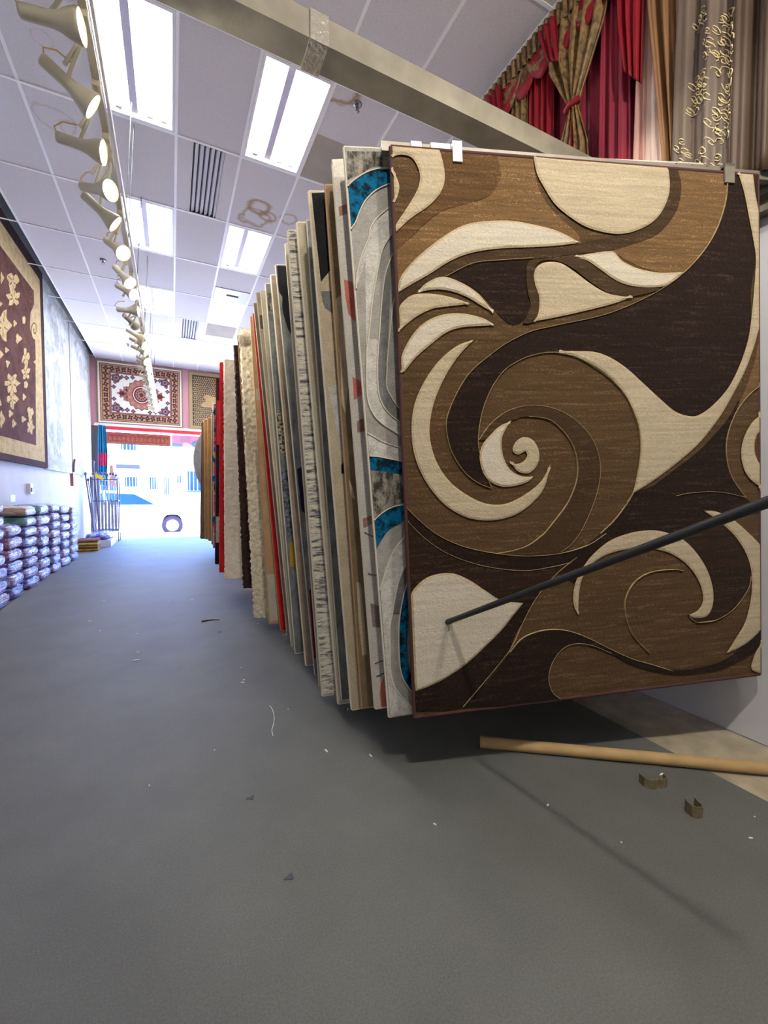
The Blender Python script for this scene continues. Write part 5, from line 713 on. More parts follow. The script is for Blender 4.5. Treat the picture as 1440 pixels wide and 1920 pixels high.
for i in range(26):
    for j in range(24):
        x = .13 + i*.053 + (j % 2)*.02; yy = .13 + j*.058; 
        if x < W-.12 and yy < L-.12: b.poly(lobed(x, yy, .02, .024, rr.choice((2, 3, 4)), .5, 12, rr.uniform(0, 6)), .0014 + (i*24+j)*1e-6, 0, 0)
b.poly(smooth(lobed(.72, .78, .36, .22, 5, .25, 20, 1)), .004, 2, 0)
o = b.build('patterned_rug', gp); o.matrix_world = FW(.48, 3.085, Y_FRONT-.05); tag(o, 'black and gold leafy rug over the opening, right of the medallion rug', 'rug'); bind(W, L, .016, P['bind_tan'], o)
# cloths hanging outside over the opening
b = MB(); slab(b, 1.58, .30, .012, 0); bm_ = [pile('backlit_brown', (176, 120, 92), .25, (16, 16, 4)), pile('backlit_brown_dark', (150, 98, 76), .25, (16, 16, 4))]
b.poly(rect(.05, .04, 1.53, .26), .0006, 1, 0)
for i in range(14): b.poly(lobed(.12 + i*.105, .14, .035, .055, 3, .3, 16, i), .0014, 0, 0)
o = b.build('door_rug', bm_); o.matrix_world = FW(-1.60, 2.57, Y_FRONT+.2); tag(o, 'reddish brown rug hanging like a valance in the shop opening', 'rug'); bind(1.58, .30, .01, P['bind_brown'], o)
b = MB(); W, L = 2.0, .34; slab(b, W, L, .01, 0); cm = [mat('patch_pink', (214, 190, 204), .8), mat('patch_blue', (124, 174, 206), .8), mat('patch_white', (226, 220, 220), .8), mat('patch_mauve', (196, 180, 200), .8)]
b.poly(rect(0, 0, .26, .1), .0006, 1, 0); b.poly(rect(.22, .1, .5, .34), .0006, 3, 0); b.poly(smooth([(.28, 0), (.3, .12), (.42, .12), (.62, .0)]), .0012, 2, 0); b.poly(smooth([(.62, 0), (.5, .1), (.56, .18), (.66, .22), (.8, .33), (2, .33), (2, 0)]), .0018, 1, 0); b.poly(smooth([(1.2, 0), (1.2, .2), (1.5, .3), (1.6, 0)]), .0024, 2, 0)
o = b.build('door_cloth', cm); o.matrix_world = FW(.02, 2.56, Y_FRONT+.2); tag(o, 'pink, white and blue patchwork cloth hanging in the opening beside the brown rug', 'cloth')
# clothes hanging by the door post
def sheet(name, left, right, X=None, Yp=None, folds=6, amp=.03, nu=60, nv=24, mats=None, matf=None, parent=None, ph=0, flare=0):
    """left/right: lists of (horizontal, z) edge points from top to bottom; folds run down the cloth"""
    def at(E, t):
        k = t*(len(E)-1); i = min(int(k), len(E)-2); f = k-i
        return E[i][0]*(1-f)+E[i+1][0]*f, E[i][1]*(1-f)+E[i+1][1]*f
    vs = []; 
    for j in range(nv+1):
        t = j/nv; a = at(left, t); c = at(right, t)
        for i in range(nu+1):
            s = i/nu; hx = a[0]*(1-s)+c[0]*s; z = a[1]*(1-s)+c[1]*s
            w = math.sin(s*folds*2*PI + ph + .5*math.sin(t*2+ph)); d = amp*(w + .35*math.sin(s*folds*4*PI*1.27+1.3+ph))*(1+flare*t)
            vs.append((X - abs(amp)*1.4 - d, hx, z) if X is not None else (hx, Yp - abs(amp)*1.4 - d, z))
    n = nu+1; fs = []; ms = []
    for j in range(nv):
        for i in range(nu):
            q = (j*n+i, j*n+i+1, (j+1)*n+i+1, (j+1)*n+i); fs.append(q if X is None else tuple(reversed(q)))
            ms.append(matf((i+.5)/nu, (j+.5)/nv) if matf else 0)
    b = MB(); b.add(vs, fs, 0, True); b.m = ms
    o = b.build(name, mats, parent); sd = o.modifiers.new('thickness', 'SOLIDIFY'); sd.thickness = .003; sd.offset = 0
    return o
tq = [mat('turquoise_cloth', (24, 140, 190), .6, noisy=.3), mat('crimson_cloth', (214, 56, 110), .6, noisy=.4, nscale=30), mat('teal_dark_cloth', (20, 84, 116), .6)]
o = sheet('door_drape', [(-1.70, 3.0), (-1.72, 2.2), (-1.72, 1.42)], [(-1.53, 2.98), (-1.50, 2.2), (-1.54, 1.40)], None, 13.42, 4, .025, 36, 24, tq, lambda s, t: 1 if .46 < t < .66 and s > .05 else (2 if int(s*9) % 4 == 3 else 0))
tag(o, 'turquoise drape with a crimson band hanging by the left door post', 'drape')
o = sheet('orange_drape', [(-1.46, 1.95), (-1.49, 1.4)], [(-1.40, 1.95), (-1.33, 1.4)], None, 13.42, 2, .02, 20, 10, [mat('peach_cloth', (240, 170, 140), .7)]); tag(o, 'pale orange cloth hanging beside the turquoise drape', 'drape')

# ---------------------------------------------------------- right-hand curtains
XC = 2.56
ZTOP = 4.70
satin = lambda n, c, r=.55: mat(n, c, r, spec=.35, noisy=.2, nscale=3)
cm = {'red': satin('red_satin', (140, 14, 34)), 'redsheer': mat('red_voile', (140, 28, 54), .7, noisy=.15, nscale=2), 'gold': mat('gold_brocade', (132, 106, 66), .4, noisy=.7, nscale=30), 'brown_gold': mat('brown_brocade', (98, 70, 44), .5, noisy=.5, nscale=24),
      'pale': mat('pale_voile', (238, 214, 200), .8), 'pink': mat('pink_voile', (204, 160, 148), .8), 'copper': satin('copper_satin', (138, 102, 68), .5), 'greige': satin('greige_satin', (98, 85, 74), .5), 'choc': satin('chocolate_satin', (74, 58, 44)), 'thread': mat('cream_embroidery', (206, 190, 146), .5), 'choc2': satin('dark_olive_satin', (86, 70, 48))}
rs = empty('curtain_set', (XC, 2.4, ZTOP), None, 'red and gold swagged curtain set hanging at the top of the right wall', 'curtain')
def part(o, lab=None):
    o.parent = rs; o.matrix_parent_inverse = Matrix.Translation((-XC, -2.4, -ZTOP)); 
    if lab: o['label'] = lab
part(sheet('sheer_panel', [(3.10, ZTOP), (3.06, 2.75)], [(1.80, ZTOP), (1.72, 2.75)], XC+.05, None, 16, .012, 110, 20, [cm['redsheer']]), 'red sheer backing')
part(sheet('red_panel', [(2.60, 4.55), (2.56, 2.75)], [(2.36, 4.45), (2.33, 2.75)], XC+.01, None, 4, .022, 40, 20, [cm['red']]))
part(sheet('red_panel', [(1.98, 4.60), (1.96, 2.75)], [(1.80, 4.60), (1.74, 2.75)], XC+.01, None, 3, .018, 40, 20, [cm['redsheer']]))
part(sheet('tie_back_drape', [(2.37, 4.60), (2.36, 4.28), (2.19, 3.93), (2.17, 3.86), (2.25, 3.68), (2.30, 3.30), (2.30, 2.75)], [(1.86, 4.60), (1.93, 4.28), (2.10, 3.93), (2.11, 3.86), (2.03, 3.60), (2.00, 3.30), (2.00, 2.75)], XC-.03, None, 5, .024, 60, 30, [cm['gold'], cm['red']], lambda s, t: 1 if (.44 < s < .56 and t > .45) else 0), 'gold brocade, tied at the waist')
p = MB(); p.tube([(XC-.075, 2.20, 3.90), (XC-.10, 2.15, 3.89), (XC-.075, 2.09, 3.90)], .022, 8); part(p.build('tie_band', cm['red']))
part(sheet('gold_panel', [(2.78, 4.60), (2.72, 2.75)], [(2.62, 4.60), (2.56, 2.75)], XC-.01, None, 3, .02, 30, 20, [cm['gold']]))
part(sheet('scarf', [(1.86, 4.66), (1.82, 4.1), (1.77, 3.80)], [(1.68, 4.66), (1.675, 4.1), (1.675, 3.66)], XC-.03, None, 3, .022, 36, 20, [cm['red']]))
# swags along the top: alternating brocade and red
for k in range(7):
    y0 = 3.12 - k*.19; 
    vs = []; n1, n2 = 14, 8
    for j in range(n2+1):
        t = j/n2
        for i in range(n1+1):
            s = i/n1; sag = (.06 + .20*t)*math.sin(PI*s)**.8; y = y0 + .06 - .36*s
            vs.append((XC-.04-.006*(k % 2)-.022*math.sin(PI*s)*(.5+.5*math.sin(t*16+s*2)) - .02*t, y, ZTOP - .02 - .09*t - sag*(.4+.6*t)))
    b = MB(); n = n1+1; b.add(vs, [(j*n+i, (j+1)*n+i, (j+1)*n+i+1, j*n+i+1) for j in range(n2) for i in range(n1)], 0, True)
    b.m = [((1 if j > 5 and i > 3 else 0) if k % 2 == 0 else (1 if (j + i//3) % 4 < 2 else 0)) for j in range(n2) for i in range(n1)]
    o = b.build('swag', [cm['brown_gold'], cm['red']] if k % 2 == 0 else [cm['gold'], cm['red']]); part(o); o.modifiers.new('thickness', 'SOLIDIFY').thickness = .003
    if k in (1, 4):
        o2 = sheet('tail', [(y0+.10, ZTOP-.06), (y0+.0, ZTOP-.34)], [(y0-.06, ZTOP-.06), (y0-.12, ZTOP-.44)], XC-.07, None, 3, .014, 20, 8, [cm['red']]); part(o2)
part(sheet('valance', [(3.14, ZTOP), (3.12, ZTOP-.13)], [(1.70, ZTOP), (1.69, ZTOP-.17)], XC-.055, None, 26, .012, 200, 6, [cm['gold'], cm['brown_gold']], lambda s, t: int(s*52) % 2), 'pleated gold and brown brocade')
b = MB(); b.tube([(XC-.02, 3.2, ZTOP), (XC-.02, .2, ZTOP)], .014, 10)
for y in (3.1, 1.7, .3): b.box((XC-.02, y-.012, ZTOP-.012), (XR, y+.012, ZTOP+.012))
tag(b.build('curtain_rod', mat('bronze_rod', (96, 76, 56), .4, metal=.6)), 'long bronze rod under the ceiling holding the right wall curtains', 'curtain rod')
o = sheet('sheer_curtain', [(1.74, ZTOP), (1.76, 2.75)], [(1.60, ZTOP), (1.50, 2.75)], XC+.03, None, 4, .012, 30, 16, [cm['pink'], cm['pale']], lambda s, t: 0 if s < .35 else 1); tag(o, 'pale pink sheer curtain between the red set and the copper curtain', 'curtain')
o = sheet('copper_curtain', [(1.70, ZTOP), (1.655, 4.1), (1.54, 3.17), (1.50, 2.75)], [(1.47, ZTOP), (1.45, 3.9), (1.42, 3.1), (1.40, 2.75)], XC-.01, None, 2.5, .022, 50, 20, [cm['copper']]); tag(o, 'copper brown satin curtain beside the pale pink sheer', 'curtain')
FOLD = lambda y: 0
o = sheet('embroidered_curtain', [(1.47, ZTOP), (1.47, 3.2), (1.46, 2.75)], [(1.20, ZTOP), (1.195, 3.2), (1.19, 2.75)], XC-.035, None, 2, .022, 60, 24, [cm['greige']]); tag(o, 'grey-brown curtain with cream scroll embroidery on the right wall', 'curtain')
def fold_x(y): 
    s = (1.47-y)/(1.47-1.197); t = .6; w = math.sin(s*2*2*PI + .5*math.sin(t*2)); d = .022*(w+.35*math.sin(s*2*4*PI*1.27+1.3)); return XC-.035-.022*1.4-d
p = MB()
for cl in EMB + [[(y + .022, z - .03 + (y - cl[0][0]) * .5) for y, z in cl] for cl in EMB] + [[(y - .012, z - .055) for y, z in cl[:8]] for cl in EMB]:
    pts = [(fold_x(min(max(y, 1.195), 1.47)) - .006, y, z) for y, z in cl if y > 1.19]
    if len(pts) > 3: p.tube(pts, .0027, 5)
e = p.build('embroidery', cm['thread'], o)
o = sheet('dark_curtain', [(1.20, ZTOP), (1.19, 2.75)], [(.93, ZTOP), (.90, 2.75)], XC-.02, None, 2.5, .028, 50, 20, [cm['choc']]); tag(o, 'dark brown satin curtain right of the embroidered curtain', 'curtain')
o = sheet('olive_curtain', [(.93, ZTOP), (.93, 2.75)], [(.5, ZTOP), (.5, 2.75)], XC-.03, None, 4, .028, 60, 20, [cm['choc2']]); tag(o, 'olive brown satin curtain at the right edge of the picture', 'curtain')

# --------------------------------------------------------- blanket pack stacks
bagc = {}
def bag_mat(nm, c1, c2, sc):
    m, nt, bs = newmat(nm); bs.inputs['Roughness'].default_value = .55; bs.inputs['Coat Weight'].default_value = 1; bs.inputs['Coat Roughness'].default_value = .07
    tc = nt.nodes.new('ShaderNodeTexCoord'); n = nt.nodes.new('ShaderNodeTexNoise'); n.inputs['Scale'].default_value = sc; n.inputs['Detail'].default_value = 3
    nt.links.new(tc.outputs['Object'], n.inputs['Vector'])
    nt.links.new(ramp2(nt, n.outputs['Fac'], lin(c1), .1, .45, .55, lin(c2)), bs.inputs['Base Color'])
    w = nt.nodes.new('ShaderNodeTexNoise'); w.inputs['Scale'].default_value = 11; w.inputs['Detail'].default_value = 3; w.inputs['Distortion'].default_value = .8; nt.links.new(tc.outputs['Object'], w.inputs['Vector'])
    bp = nt.nodes.new('ShaderNodeBump'); bp.inputs['Strength'].default_value = .9; bp.inputs['Distance'].default_value = .03; nt.links.new(w.outputs['Fac'], bp.inputs['Height'])
    nt.links.new(bp.outputs['Normal'], bs.inputs['Normal']); nt.links.new(bp.outputs['Normal'], bs.inputs['Coat Normal'])
    return m
KIND = [('violet', bag_mat('bag_violet', (76, 38, 150), (170, 150, 214), 4)), ('white', bag_mat('bag_white', (206, 200, 224), (104, 84, 172), 4)), ('maroon', bag_mat('bag_maroon', (112, 30, 66), (160, 124, 164), 4)),
        ('brown', bag_mat('bag_brown', (96, 60, 56), (170, 150, 150), 4)), ('blue-grey', bag_mat('bag_blue', (66, 72, 140), (170, 172, 212), 4)), ('purple', bag_mat('bag_purple', (46, 20, 108), (130, 106, 186), 4)), ('tan', bag_mat('bag_tan', (176, 150, 122), (196, 172, 146), 5)), ('green', bag_mat('bag_green', (60, 122, 116), (80, 140, 132), 4))]
pipe = mat('bag_piping', (74, 44, 128), .4)
def pack_mesh(seed):
    b = MB(); nu, nv = 28, 12; vs = []
    def sgn(x, e): return math.copysign(abs(x)**e, x)
    for j in range(nv+1):
        ph = -PI/2 + PI*j/nv
        for i in range(nu):
            t = 2*PI*i/nu; x = sgn(math.cos(ph), .35)*sgn(math.cos(t), .42); y = sgn(math.cos(ph), .35)*sgn(math.sin(t), .42); z = sgn(math.sin(ph), .8)
            q = Vector((x*2.2, y*2.2, z*1.3 + seed*5.1)); d = 1 + .05*noise.noise(q) + .03*noise.noise(q*2.7)
            vs.append((x*.5*d, y*.5*d, z*.5*(.96 + .06*noise.noise(q*1.7))))
    b.add(vs, [(j*nu+i, j*nu+(i+1) % nu, (j+1)*nu+(i+1) % nu, (j+1)*nu+i) for j in range(nv) for i in range(nu)], 0, True)
    return b
def piping_mesh():
    b = MB()
    for z in (-.30, .30): b.tube([(.5*.985*math.copysign(abs(math.cos(t))**.42, math.cos(t)), .5*.985*math.copysign(abs(math.sin(t))**.42, math.sin(t)), z) for t in [2*PI*i/36 + .01 for i in range(37)]], .013, 5, cap=False)
    return b
packs = {}
for ci, (cn, m_) in enumerate(KIND):
    for sd in (0, 1):
        o = pack_mesh(ci*2+sd).build('blanket_pack', m_); p = piping_mesh().build('piping', pipe, o); packs[(ci, sd)] = o; o['used'] = 0
LEVEL = ['at the bottom', 'second from the floor', 'third from the floor', 'fourth from the floor', 'fifth from the floor', 'sixth from the floor', 'seventh from the floor', 'eighth from the floor', 'ninth from the floor']
STK = ['leftmost', 'second', 'third', 'fourth', 'fifth', 'sixth', 'seventh', 'eighth']
stacks = [(5.32, 1.16, 8, [0, 4, 1, 5, 1, 0, 3, 2]), (5.86, 1.13, 8, [3, 0, 5, 1, 5, 0, 1, 2]), (6.42, .86, 6, [5, 1, 0, 2, 2, 1]), (7.02, 1.06, 8, [5, 1, 0, 1, 0, 5, 7, 6]), (7.62, 1.07, 7, [1, 1, 5, 4, 1, 1, 7]),
          (8.24, 1.06, 8, [1, 4, 1, 5, 1, 0, 1, 4]), (8.86, 1.02, 7, [1, 1, 5, 1, 1, 1, 0]), (9.5, .98, 7, [5, 1, 1, 4, 1, 2, 3])]
rr = random.Random(11)
for si, (y, hh, n, cols) in enumerate(stacks):
    z = 0.0
    front = -1.63
    for li_ in range(n):
        c = cols[li_]; th = hh/n
        src = packs[(c, rr.randint(0, 1))]
        if not src['used']: o = src; src['used'] = 1
        else: o = copy_tree(src)
        dx = rr.uniform(-.012, .012); wdt = .36; ln = .50 + rr.uniform(-.02, .02)
        o.scale = (wdt, ln, th*1.03); o.location = (max(front - wdt/2 + dx + .008*li_*(-1), wx(y) + wdt*.5 + .03), y + rr.uniform(-.012, .012), z + th/2)
        o.rotation_euler = (0, 0, rr.uniform(-.05, .05)); z += th
        where = 'on top' if li_ == n-1 else LEVEL[li_]
        cn = KIND[c][0]
        tag(o, f'{cn} bagged blanket, {where} in the {STK[si]} stack from the left', 'blanket pack', 'bagged blankets stacked along the left wall')
for o in packs.values():
    if not o['used']:
        for ch in list(o.children): bpy.data.objects.remove(ch)
        bpy.data.objects.remove(o)
    elif 'used' in o: del o['used']
for o in C.objects:
    if 'used' in o: del o['used']
# low pile of folded mats and a bagged bundle by the rod rack
for k, (c, nm) in enumerate((((150, 112, 44), 'ochre'), ((128, 96, 52), 'brown gold'), ((176, 148, 72), 'mustard'), ((120, 78, 66), 'reddish brown'))):
    b = MB(); b.tube([(-1.78, 10.72, .03+.062*k), (-1.42, 10.72, .03+.062*k)], .03, 10); b.box((-1.78, 10.72, .001+.062*k), (-1.42, 11.12, .06+.062*k))
    tag(b.build('folded_mat', pile('mat_' + nm.replace(' ', '_'), c, .35, (14, 60, 14))), f'{nm} folded mat, {["at the bottom", "second from the floor", "third from the floor", "on top"][k]} of the low mat pile', 'mat', 'folded mats piled near the rod rack')
o = pack_mesh(33).build('bagged_bundle', bag_mat('bag_navy', (44, 46, 120), (150, 150, 210), 7)); o.scale = (.5, 1.0, .16); o.location = (-1.52, 11.95, .235); tag(o, 'dark blue bagged bundle lying flat under the rod rack', 'bundle')
b = MB(); b.box((-1.76, 11.42, .0), (-1.26, 12.42, .155)); tag(b.build('low_crate', mat('crate_white', (206, 200, 220), .5)), 'low pale box under the dark blue bundle', 'box')
# rod display rack
iron = mat('black_iron', (98, 94, 104), .4, metal=.6); silver = mat('satin_rod', (178, 176, 188), .3, metal=.7); grey_bag = mat('grey_plastic_sleeve', (150, 148, 158), .35, coat=.6)
rk = empty('rod_rack', (-1.5, 12.75, 0), None, 'black metal display rack of curtain rods by the left of the shop opening', 'display rack')
for sx in (-.28, .28):
    for sy in (-.18, .18):
        b = MB(); b.tube([(sx, sy, .0), (sx, sy, 1.62)], .013, 8); b.build('post', iron, rk)
for z in (.30, 1.02, 1.55):
    b = MB()
    b.tube([(-.28, -.18, z), (.28, -.18, z)], .011, 8); b.tube([(-.28, .18, z), (.28, .18, z)], .011, 8); b.tube([(-.28, -.18, z), (-.28, .18, z)], .011, 8); b.tube([(.28, -.18, z), (.28, .18, z)], .011, 8)
    for k in range(9): b.tube([(-.24 + .06*k, -.18, z), (-.24 + .06*k, .18, z)], .006, 6)
    b.build('shelf_grid', iron, rk)
b = MB(); b.box((-.27, -.17, .26), (.27, .17, .29)); b.build('base_plate', grey_bag, rk)
for k in range(9):
    x = -1.74 + .06*k; dz = .02*math.sin(k*2.2)
    b = MB(); b.tube([(x+.006*k, 12.62 + .03*(k % 3), .31), (x, 12.66+.03*(k % 3), 1.66 + dz)], .012, 8); r0 = b.build('curtain_rod', silver)
    b = MB(); b.lathe([(0, 1.655+dz), (.02, 1.66+dz), (.03, 1.685+dz), (.02, 1.71+dz), (.008, 1.73+dz), (0, 1.735+dz)], 10, 0, Matrix.Translation((x, 12.66+.03*(k % 3), 0))); b.build('finial', iron, r0)
    tag(r0, f'satin curtain rod with ball finial, {ordinal(k)} from the left in the rod rack', 'curtain rod', 'curtain rods in the display rack')
for k, (x0, x1, y0, z1) in enumerate(((-1.66, -1.84, 12.2, 1.66), (-1.60, -1.80, 12.28, 1.52), (-1.58, -1.70, 12.36, 1.95))):
    b = MB(); b.tube([(x0, y0, .0), (x1, y0+.1, z1)], .016, 8); r0 = b.build('leaning_pole', iron if k != 1 else silver); b = MB(); b.lathe([(0, -.03), (.03, 0), (.03, .03), (0, .06)], 10, 0, Matrix.Translation((x1, y0+.1, z1))); b.build('finial', iron, r0)
    tag(r0, ['tall dark pole leaning at the far left of the rod rack', 'silver pole leaning between the two dark ones', 'tallest dark pole leaning in front of the rod rack'][k], 'pole', 'poles leaning by the rod rack')
for k in range(7):
    x = -1.72 + .07*k; b = MB(); b.box((x, 12.56, .30), (x+.055, 12.6, 1.0)); tag(b.build('rod_sleeve', grey_bag), f'grey plastic rod sleeve standing upright, {ordinal(k)} from the left in the rack', 'sleeve', 'plastic rod sleeves in the rack')
b = MB(); b.add([(-1.68, 12.56, 1.72), (-1.50, 12.56, 1.58), (-1.53, 12.56, 1.52), (-1.71, 12.56, 1.64), (-1.68, 12.566, 1.72), (-1.50, 12.566, 1.58), (-1.53, 12.566, 1.52), (-1.71, 12.566, 1.64)], [(3, 2, 1, 0), (4, 5, 6, 7), (0, 1, 5, 4), (1, 2, 6, 5), (2, 3, 7, 6), (3, 0, 4, 7)])
tag(b.build('price_tag', mat('yellow_card', (250, 204, 40), .5)), 'bright yellow tag on top of the rod rack', 'tag')

# ---------------------------------------------------------------- floor things
def tube_thing():
    a = Vector((1.342, 1.624, .0275)); e = Vector((2.52, .79, .0275)); b = MB(); d = (e-a)
    b.tube([a, a + d*.075, a + d*.08, e], [.0275, .0275, .0265, .0265], 20, cap=False)
    b.tube([a + d*.0005, a + d*.3], .023, 16); return b
tag(tube_thing().build('cardboard_tube', mat('kraft_cardboard', (168, 140, 94), .75, noisy=.15, nscale=12)), 'long tan cardboard tube lying on the carpet below the front rug', 'tube')
clipm = mat('rusty_spring_steel', (122, 110, 86), .5, metal=.3, noisy=.3, nscale=60)
def clip(pts, loc, rz, hgt, lab):
    b = MB(); P_ = [Vector(p) for p in pts]; vs = []; 
    for i, p in enumerate(P_):
        d = (P_[min(i+1, len(P_)-1)] - P_[max(i-1, 0)]).normalized(); q = Vector((-d.y, d.x))*.002
        for s in (-1, 1):
            for z in (0, hgt): vs.append((p.x+q.x*s, p.y+q.y*s, z))
    fs = []
    for i in range(len(P_)-1):
        a, c = i*4, (i+1)*4; fs += [(a, c, c+1, a+1), (a+2, a+3, c+3, c+2), (a+1, c+1, c+3, a+3), (a, a+2, c+2, c)]
    fs += [(0, 1, 3, 2), (len(vs)-4, len(vs)-2, len(vs)-1, len(vs)-3)]
    b.add(vs, fs); o = b.build('steel_clip', clipm, None, None, loc); o.rotation_euler = (0, 0, rz); tag(o, lab, 'clip', 'steel rack clips on the floor')
clip([(-.05, .035), (-.05, .005), (-.035, -.012), (-.01, -.015), (0, -.005), (.012, -.012), (.03, -.012), (.05, .0), (.05, .02)], (1.838, 1.068, .0005), -.35, .04, 'bent steel clip lying on the carpet, nearer the cardboard tube')
clip([(-.012, .03), (-.022, .012), (-.022, -.012), (-.01, -.022), (.012, -.022), (.022, -.01), (.022, .012), (.03, .03)], (1.815, .905, .0005), -.3, .045, 'bent steel clip standing on the carpet, farther from the cardboard tube')
lint = mat('lint_sun_white', (226, 230, 234), .8)
for k, (x, y) in enumerate(SPECK):
    b = MB(); r = .0035 + .002*((k*7) % 3)/2; el = 1 + (k % 3)
    if k == 0: r, el = .009, 3
    b.lathe([(0, .0), (r, .001), (r*.7, .003), (0, .004)], 7, 0, Matrix.Translation((x, y, .0005)) @ Matrix.Rotation(k*1.3, 4, 'Z') @ Matrix.Diagonal((el, .8, 1, 1)))
    o = b.build('lint_sun_fleck', lint)  # mostly lint; the farthest flecks, toward the door, are painted-in sun spots
    tag(o, 'largest white paper scrap on the carpet at the left of the aisle' if k == 0 else 'tiny white lint fleck or painted sun spot on the grey carpet', 'lint', 'lint flecks on the carpet')
b = MB(); b.tube([(x, y, .003) for x, y in smooth(THREAD, 4, False)], .0015, 6); tag(b.build('thread', lint), 'curled white thread lying on the carpet in the aisle', 'thread')
dk = mat('dark_debris', (60, 46, 42), .8)
b = MB(); x, y = MARK[0]; x1, y1 = MARK[1]; b.tube([(x, y, .006), ((x+x1)/2, (y+y1)/2+.02, .008), (x1, y1, .006)], [.008, .006, .003], 6); tag(b.build('twig', dk), 'small dark twig on the carpet beside the rug row', 'twig')
for k, lab in ((2, 'small dark fluff on the carpet just in front of the twig'), (3, 'small dark fluff on the carpet near the middle foreground'), (4, 'small dark fluff on the carpet left of the foreground, beyond the other')):
    x, y = MARK[k]; b = MB(); b.poly(lobed(0, 0, .014, .01, 3, .35, 20, k), .002, 0, 0); tag(b.build('fluff', mat('fluff_%d' % k, (64, 68, 78), .9), None, None, (x, y, .0005)), lab, 'fluff', 'dark fluff on the carpet')

# ------------------------------------------------------------------- outside
b = MB(); b.box((-30, Y_FRONT + .25, -.3), (30, 60, -.21)); struct(b.build('floor', mat('street', (196, 194, 190), .9)))
b = MB(); b.box((-6, Y_FRONT + .25, -.21), (6, 15.0, -.02)); struct(b.build('floor', mat('pavement', (210, 208, 204), .9)))
carw = mat('car_white', (236, 238, 240), .3, coat=.6); glass = mat('car_glass', (26, 56, 66), .5, spec=.05); tyre = mat('tyre_rubber', (48, 42, 54), .9, spec=.05); alloy = mat('alloy', (214, 216, 220), .3, metal=.6)
car = empty('car', (-1.2, 16.95, -.21), None, 'white car parked in the street outside the shop opening', 'car')
prof = [(-2.2, .35), (-2.25, .75), (-2.15, 1.0), (-1.75, 1.4), (-.9, 1.5), (.2, 1.46), (.95, 1.02), (1.9, .92), (2.1, .78), (2.15, .4), (1.62, .33), (1.55, .55), (1.38, .68), (1.2, .71), (1.02, .68), (.85, .55), (.78, .33), (-1.0, .33), (-1.08, .55), (-1.25, .68), (-1.43, .71), (-1.6, .68), (-1.78, .55), (-1.85, .33)]
b = MB(); n = len(prof)
for y0, y1 in ((-.78, .78),):
    b.poly([(x, z) for x, z in prof], 0, 0)
vs = b.v; b2 = MB(); b2.add([(v[0], -.78, v[1]) for v in b.v], [tuple(f) for f in b.f]); b2.add([(v[0], .78, v[1]) for v in b.v], [tuple(reversed(f)) for f in b.f])
b2.add([(x, -.78, z) for x, z in prof] + [(x, .78, z) for x, z in prof], [(i, (i+1) % n, n+(i+1) % n, n+i) for i in range(n)])
o = b2.build('body', carw, car); bv = o.modifiers.new('soft', 'BEVEL'); bv.width = .05; bv.segments = 2
for pts in ([(-1.62, 1.04), (-1.5, 1.36), (-.78, 1.42), (-.72, 1.04)], [(-.64, 1.04), (-.7, 1.42), (.1, 1.38), (.68, 1.04)]):
    b = MB(); b.add([(x, y, z) for y in (-.80, -.77) for x, z in pts], [(0, 1, 2, 3), (0, 4, 5, 1), (1, 5, 6, 2), (2, 6, 7, 3), (3, 7, 4, 0)]); b.build('side_window', glass, car)
b = MB(); b.box((-2.1, -.80, .98), (.9, -.775, 1.0)); b.build('waist_strip', tyre, car)
for x in (1.2, -1.43):
    for y in (-.72, .72):
        m_ = Matrix.Translation((x, y, .33)) @ Matrix.Rotation(PI/2, 4, 'X')
        b = MB(); b.lathe([(.2, -.09), (.31, -.09), (.33, -.06), (.33, .06), (.31, .09), (.22, .09), (.2, .07)], 32, 0, m_); w = b.build('wheel', tyre, car)
        b = MB(); b.lathe([(0, .06), (.1, .075), (.2, .07), (.21, -.05)], 24, 0, m_)
        for k in range(9): b.tube([m_ @ Vector((.15*math.cos(k*.698), .15*math.sin(k*.698), .075)), m_ @ Vector((.15*math.cos(k*.698), .15*math.sin(k*.698), .082))], .018, 6, 1)
        b.build('hub_cap', [alloy, tyre], w)
# buildings across the street
facade = mat('facade_white', (226, 224, 222), .8); bwin = mat('facade_window', (34, 52, 104), .6, spec=.05); awn = mat('awning_mauve', (60, 54, 104), .7, spec=.05); railm = mat('rail_blue', (40, 62, 110), .6, spec=.05)
bl = empty('building', (0, 27, -.21), None, 'overexposed white building with blue windows across the street', 'building')
b = MB(); b.box((-14, 1, 0), (14, 9, 8)); b.build('wall', facade, bl)
for (x0, x1, z0, z1) in ((-2.35, -1.75, 1.75, 2.3), (-1.2, -.75, 1.6, 2.3), (-.45, -.1, 1.3, 2.3), (.2, .55, 2.0, 2.45), (.85, 1.7, 1.55, 2.7), (2.2, 2.6, .9, 2.3), (-2.6, -2.2, 1.0, 1.5), (-3.6, -2.8, 1.4, 2.4), (-2.5, -1.8, 3.8, 4.5)):
    b = MB(); b.box((x0, .94, z0), (x1, 1.0, z1)); w = b.build('window', bwin, bl)
    b = MB()
    for k in range(4): xx = x0 + (x1-x0)*(k+.5)/4; b.box((xx-.015, .91, z0), (xx+.015, .94, z1))
    b.build('mullion', facade, w)
b = MB(); b.box((-2.7, .3, 2.75), (-1.6, 1.0, 2.95)); b.build('awning', awn, bl)
b = MB(); 
for k in range(9): b.box((.8+.12*k, .5, .6), (.83+.12*k, .53, 1.5))
b.box((.78, .5, 1.48), (1.8, .54, 1.54)); b.build('railing', railm, bl)

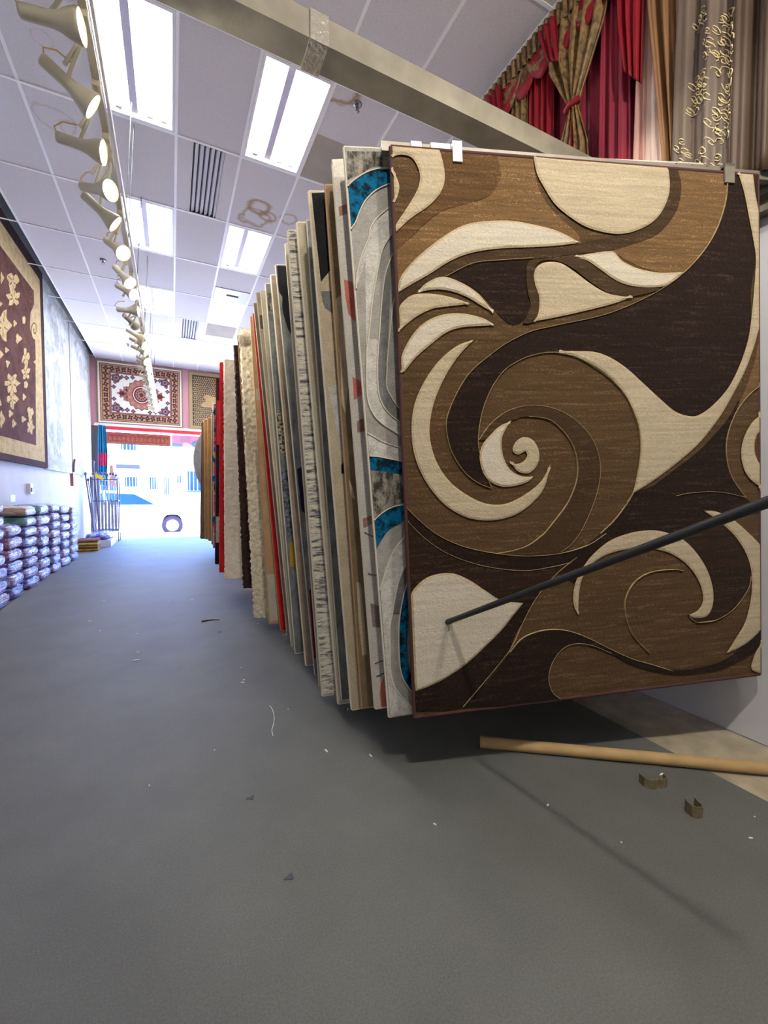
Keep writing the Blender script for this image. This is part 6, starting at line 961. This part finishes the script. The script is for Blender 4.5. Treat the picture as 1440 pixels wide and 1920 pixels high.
# --------------------------------------------------------------------- lights
w = bpy.data.worlds.new('World'); bpy.context.scene.world = w; w.use_nodes = True
bg = w.node_tree.nodes['Background']; bg.inputs['Color'].default_value = (.10, .31, 1, 1); bg.inputs['Strength'].default_value = 25
sl = bpy.data.lights.new('sun', 'SUN'); sl.energy = 80; sl.angle = .02; sl.color = (1, .97, .92); so = bpy.data.objects.new('sun', sl); C.objects.link(so); so.rotation_euler = (math.radians(-14), math.radians(8), 0)
def lamp(name, loc, target, energy, col, size, cone, blend=.5):
    ld = bpy.data.lights.new(name, 'SPOT'); ld.energy = energy; ld.color = col; ld.spot_size = cone; ld.spot_blend = blend; ld.shadow_soft_size = size
    lo = bpy.data.objects.new(name, ld); C.objects.link(lo); lo.location = loc
    lo.rotation_euler = (Vector(target)-Vector(loc)).to_track_quat('-Z', 'Y').to_euler(); return lo
lamp('track_lamp', (.10, -.35, 4.3), (1.7, 1.4, 1.7), 225, (1, .93, .82), .05, 1.2, .35)
pl = bpy.data.lights.new('ceiling_fill_light', 'POINT'); pl.energy = 140; pl.color = (1, .90, .78); pl.shadow_soft_size = .12  # unseen fill light, added to brighten the near ceiling and curtains
po = bpy.data.objects.new('ceiling_fill_light', pl); C.objects.link(po); po.location = (1.4, -.5, 3.95)

# --------------------------------------------------------------------- camera
yaw, pit, rol = math.radians(26.42), math.radians(-2.53), math.radians(.30)
F = Vector((math.sin(yaw)*math.cos(pit), math.cos(yaw)*math.cos(pit), math.sin(pit))); R0 = Vector((math.cos(yaw), -math.sin(yaw), 0)); U0_ = R0.cross(F)
Rv = R0*math.cos(rol) + U0_*math.sin(rol); Uv = -R0*math.sin(rol) + U0_*math.cos(rol)
cd = bpy.data.cameras.new('camera'); co = bpy.data.objects.new('camera', cd); C.objects.link(co)
co.matrix_world = Matrix(((Rv.x, Uv.x, -F.x, 0), (Rv.y, Uv.y, -F.y, 0), (Rv.z, Uv.z, -F.z, 1.25), (0, 0, 0, 1)))
cd.sensor_fit = 'VERTICAL'; cd.sensor_height = 24; cd.lens = 10.0; cd.clip_start = .02; cd.clip_end = 200
sc = bpy.context.scene; sc.camera = co
sc.view_settings.view_transform = 'Standard'; sc.view_settings.look = 'None'; sc.view_settings.gamma = 1; sc.view_settings.use_curve_mapping = False
sc.view_settings.exposure = 0.34
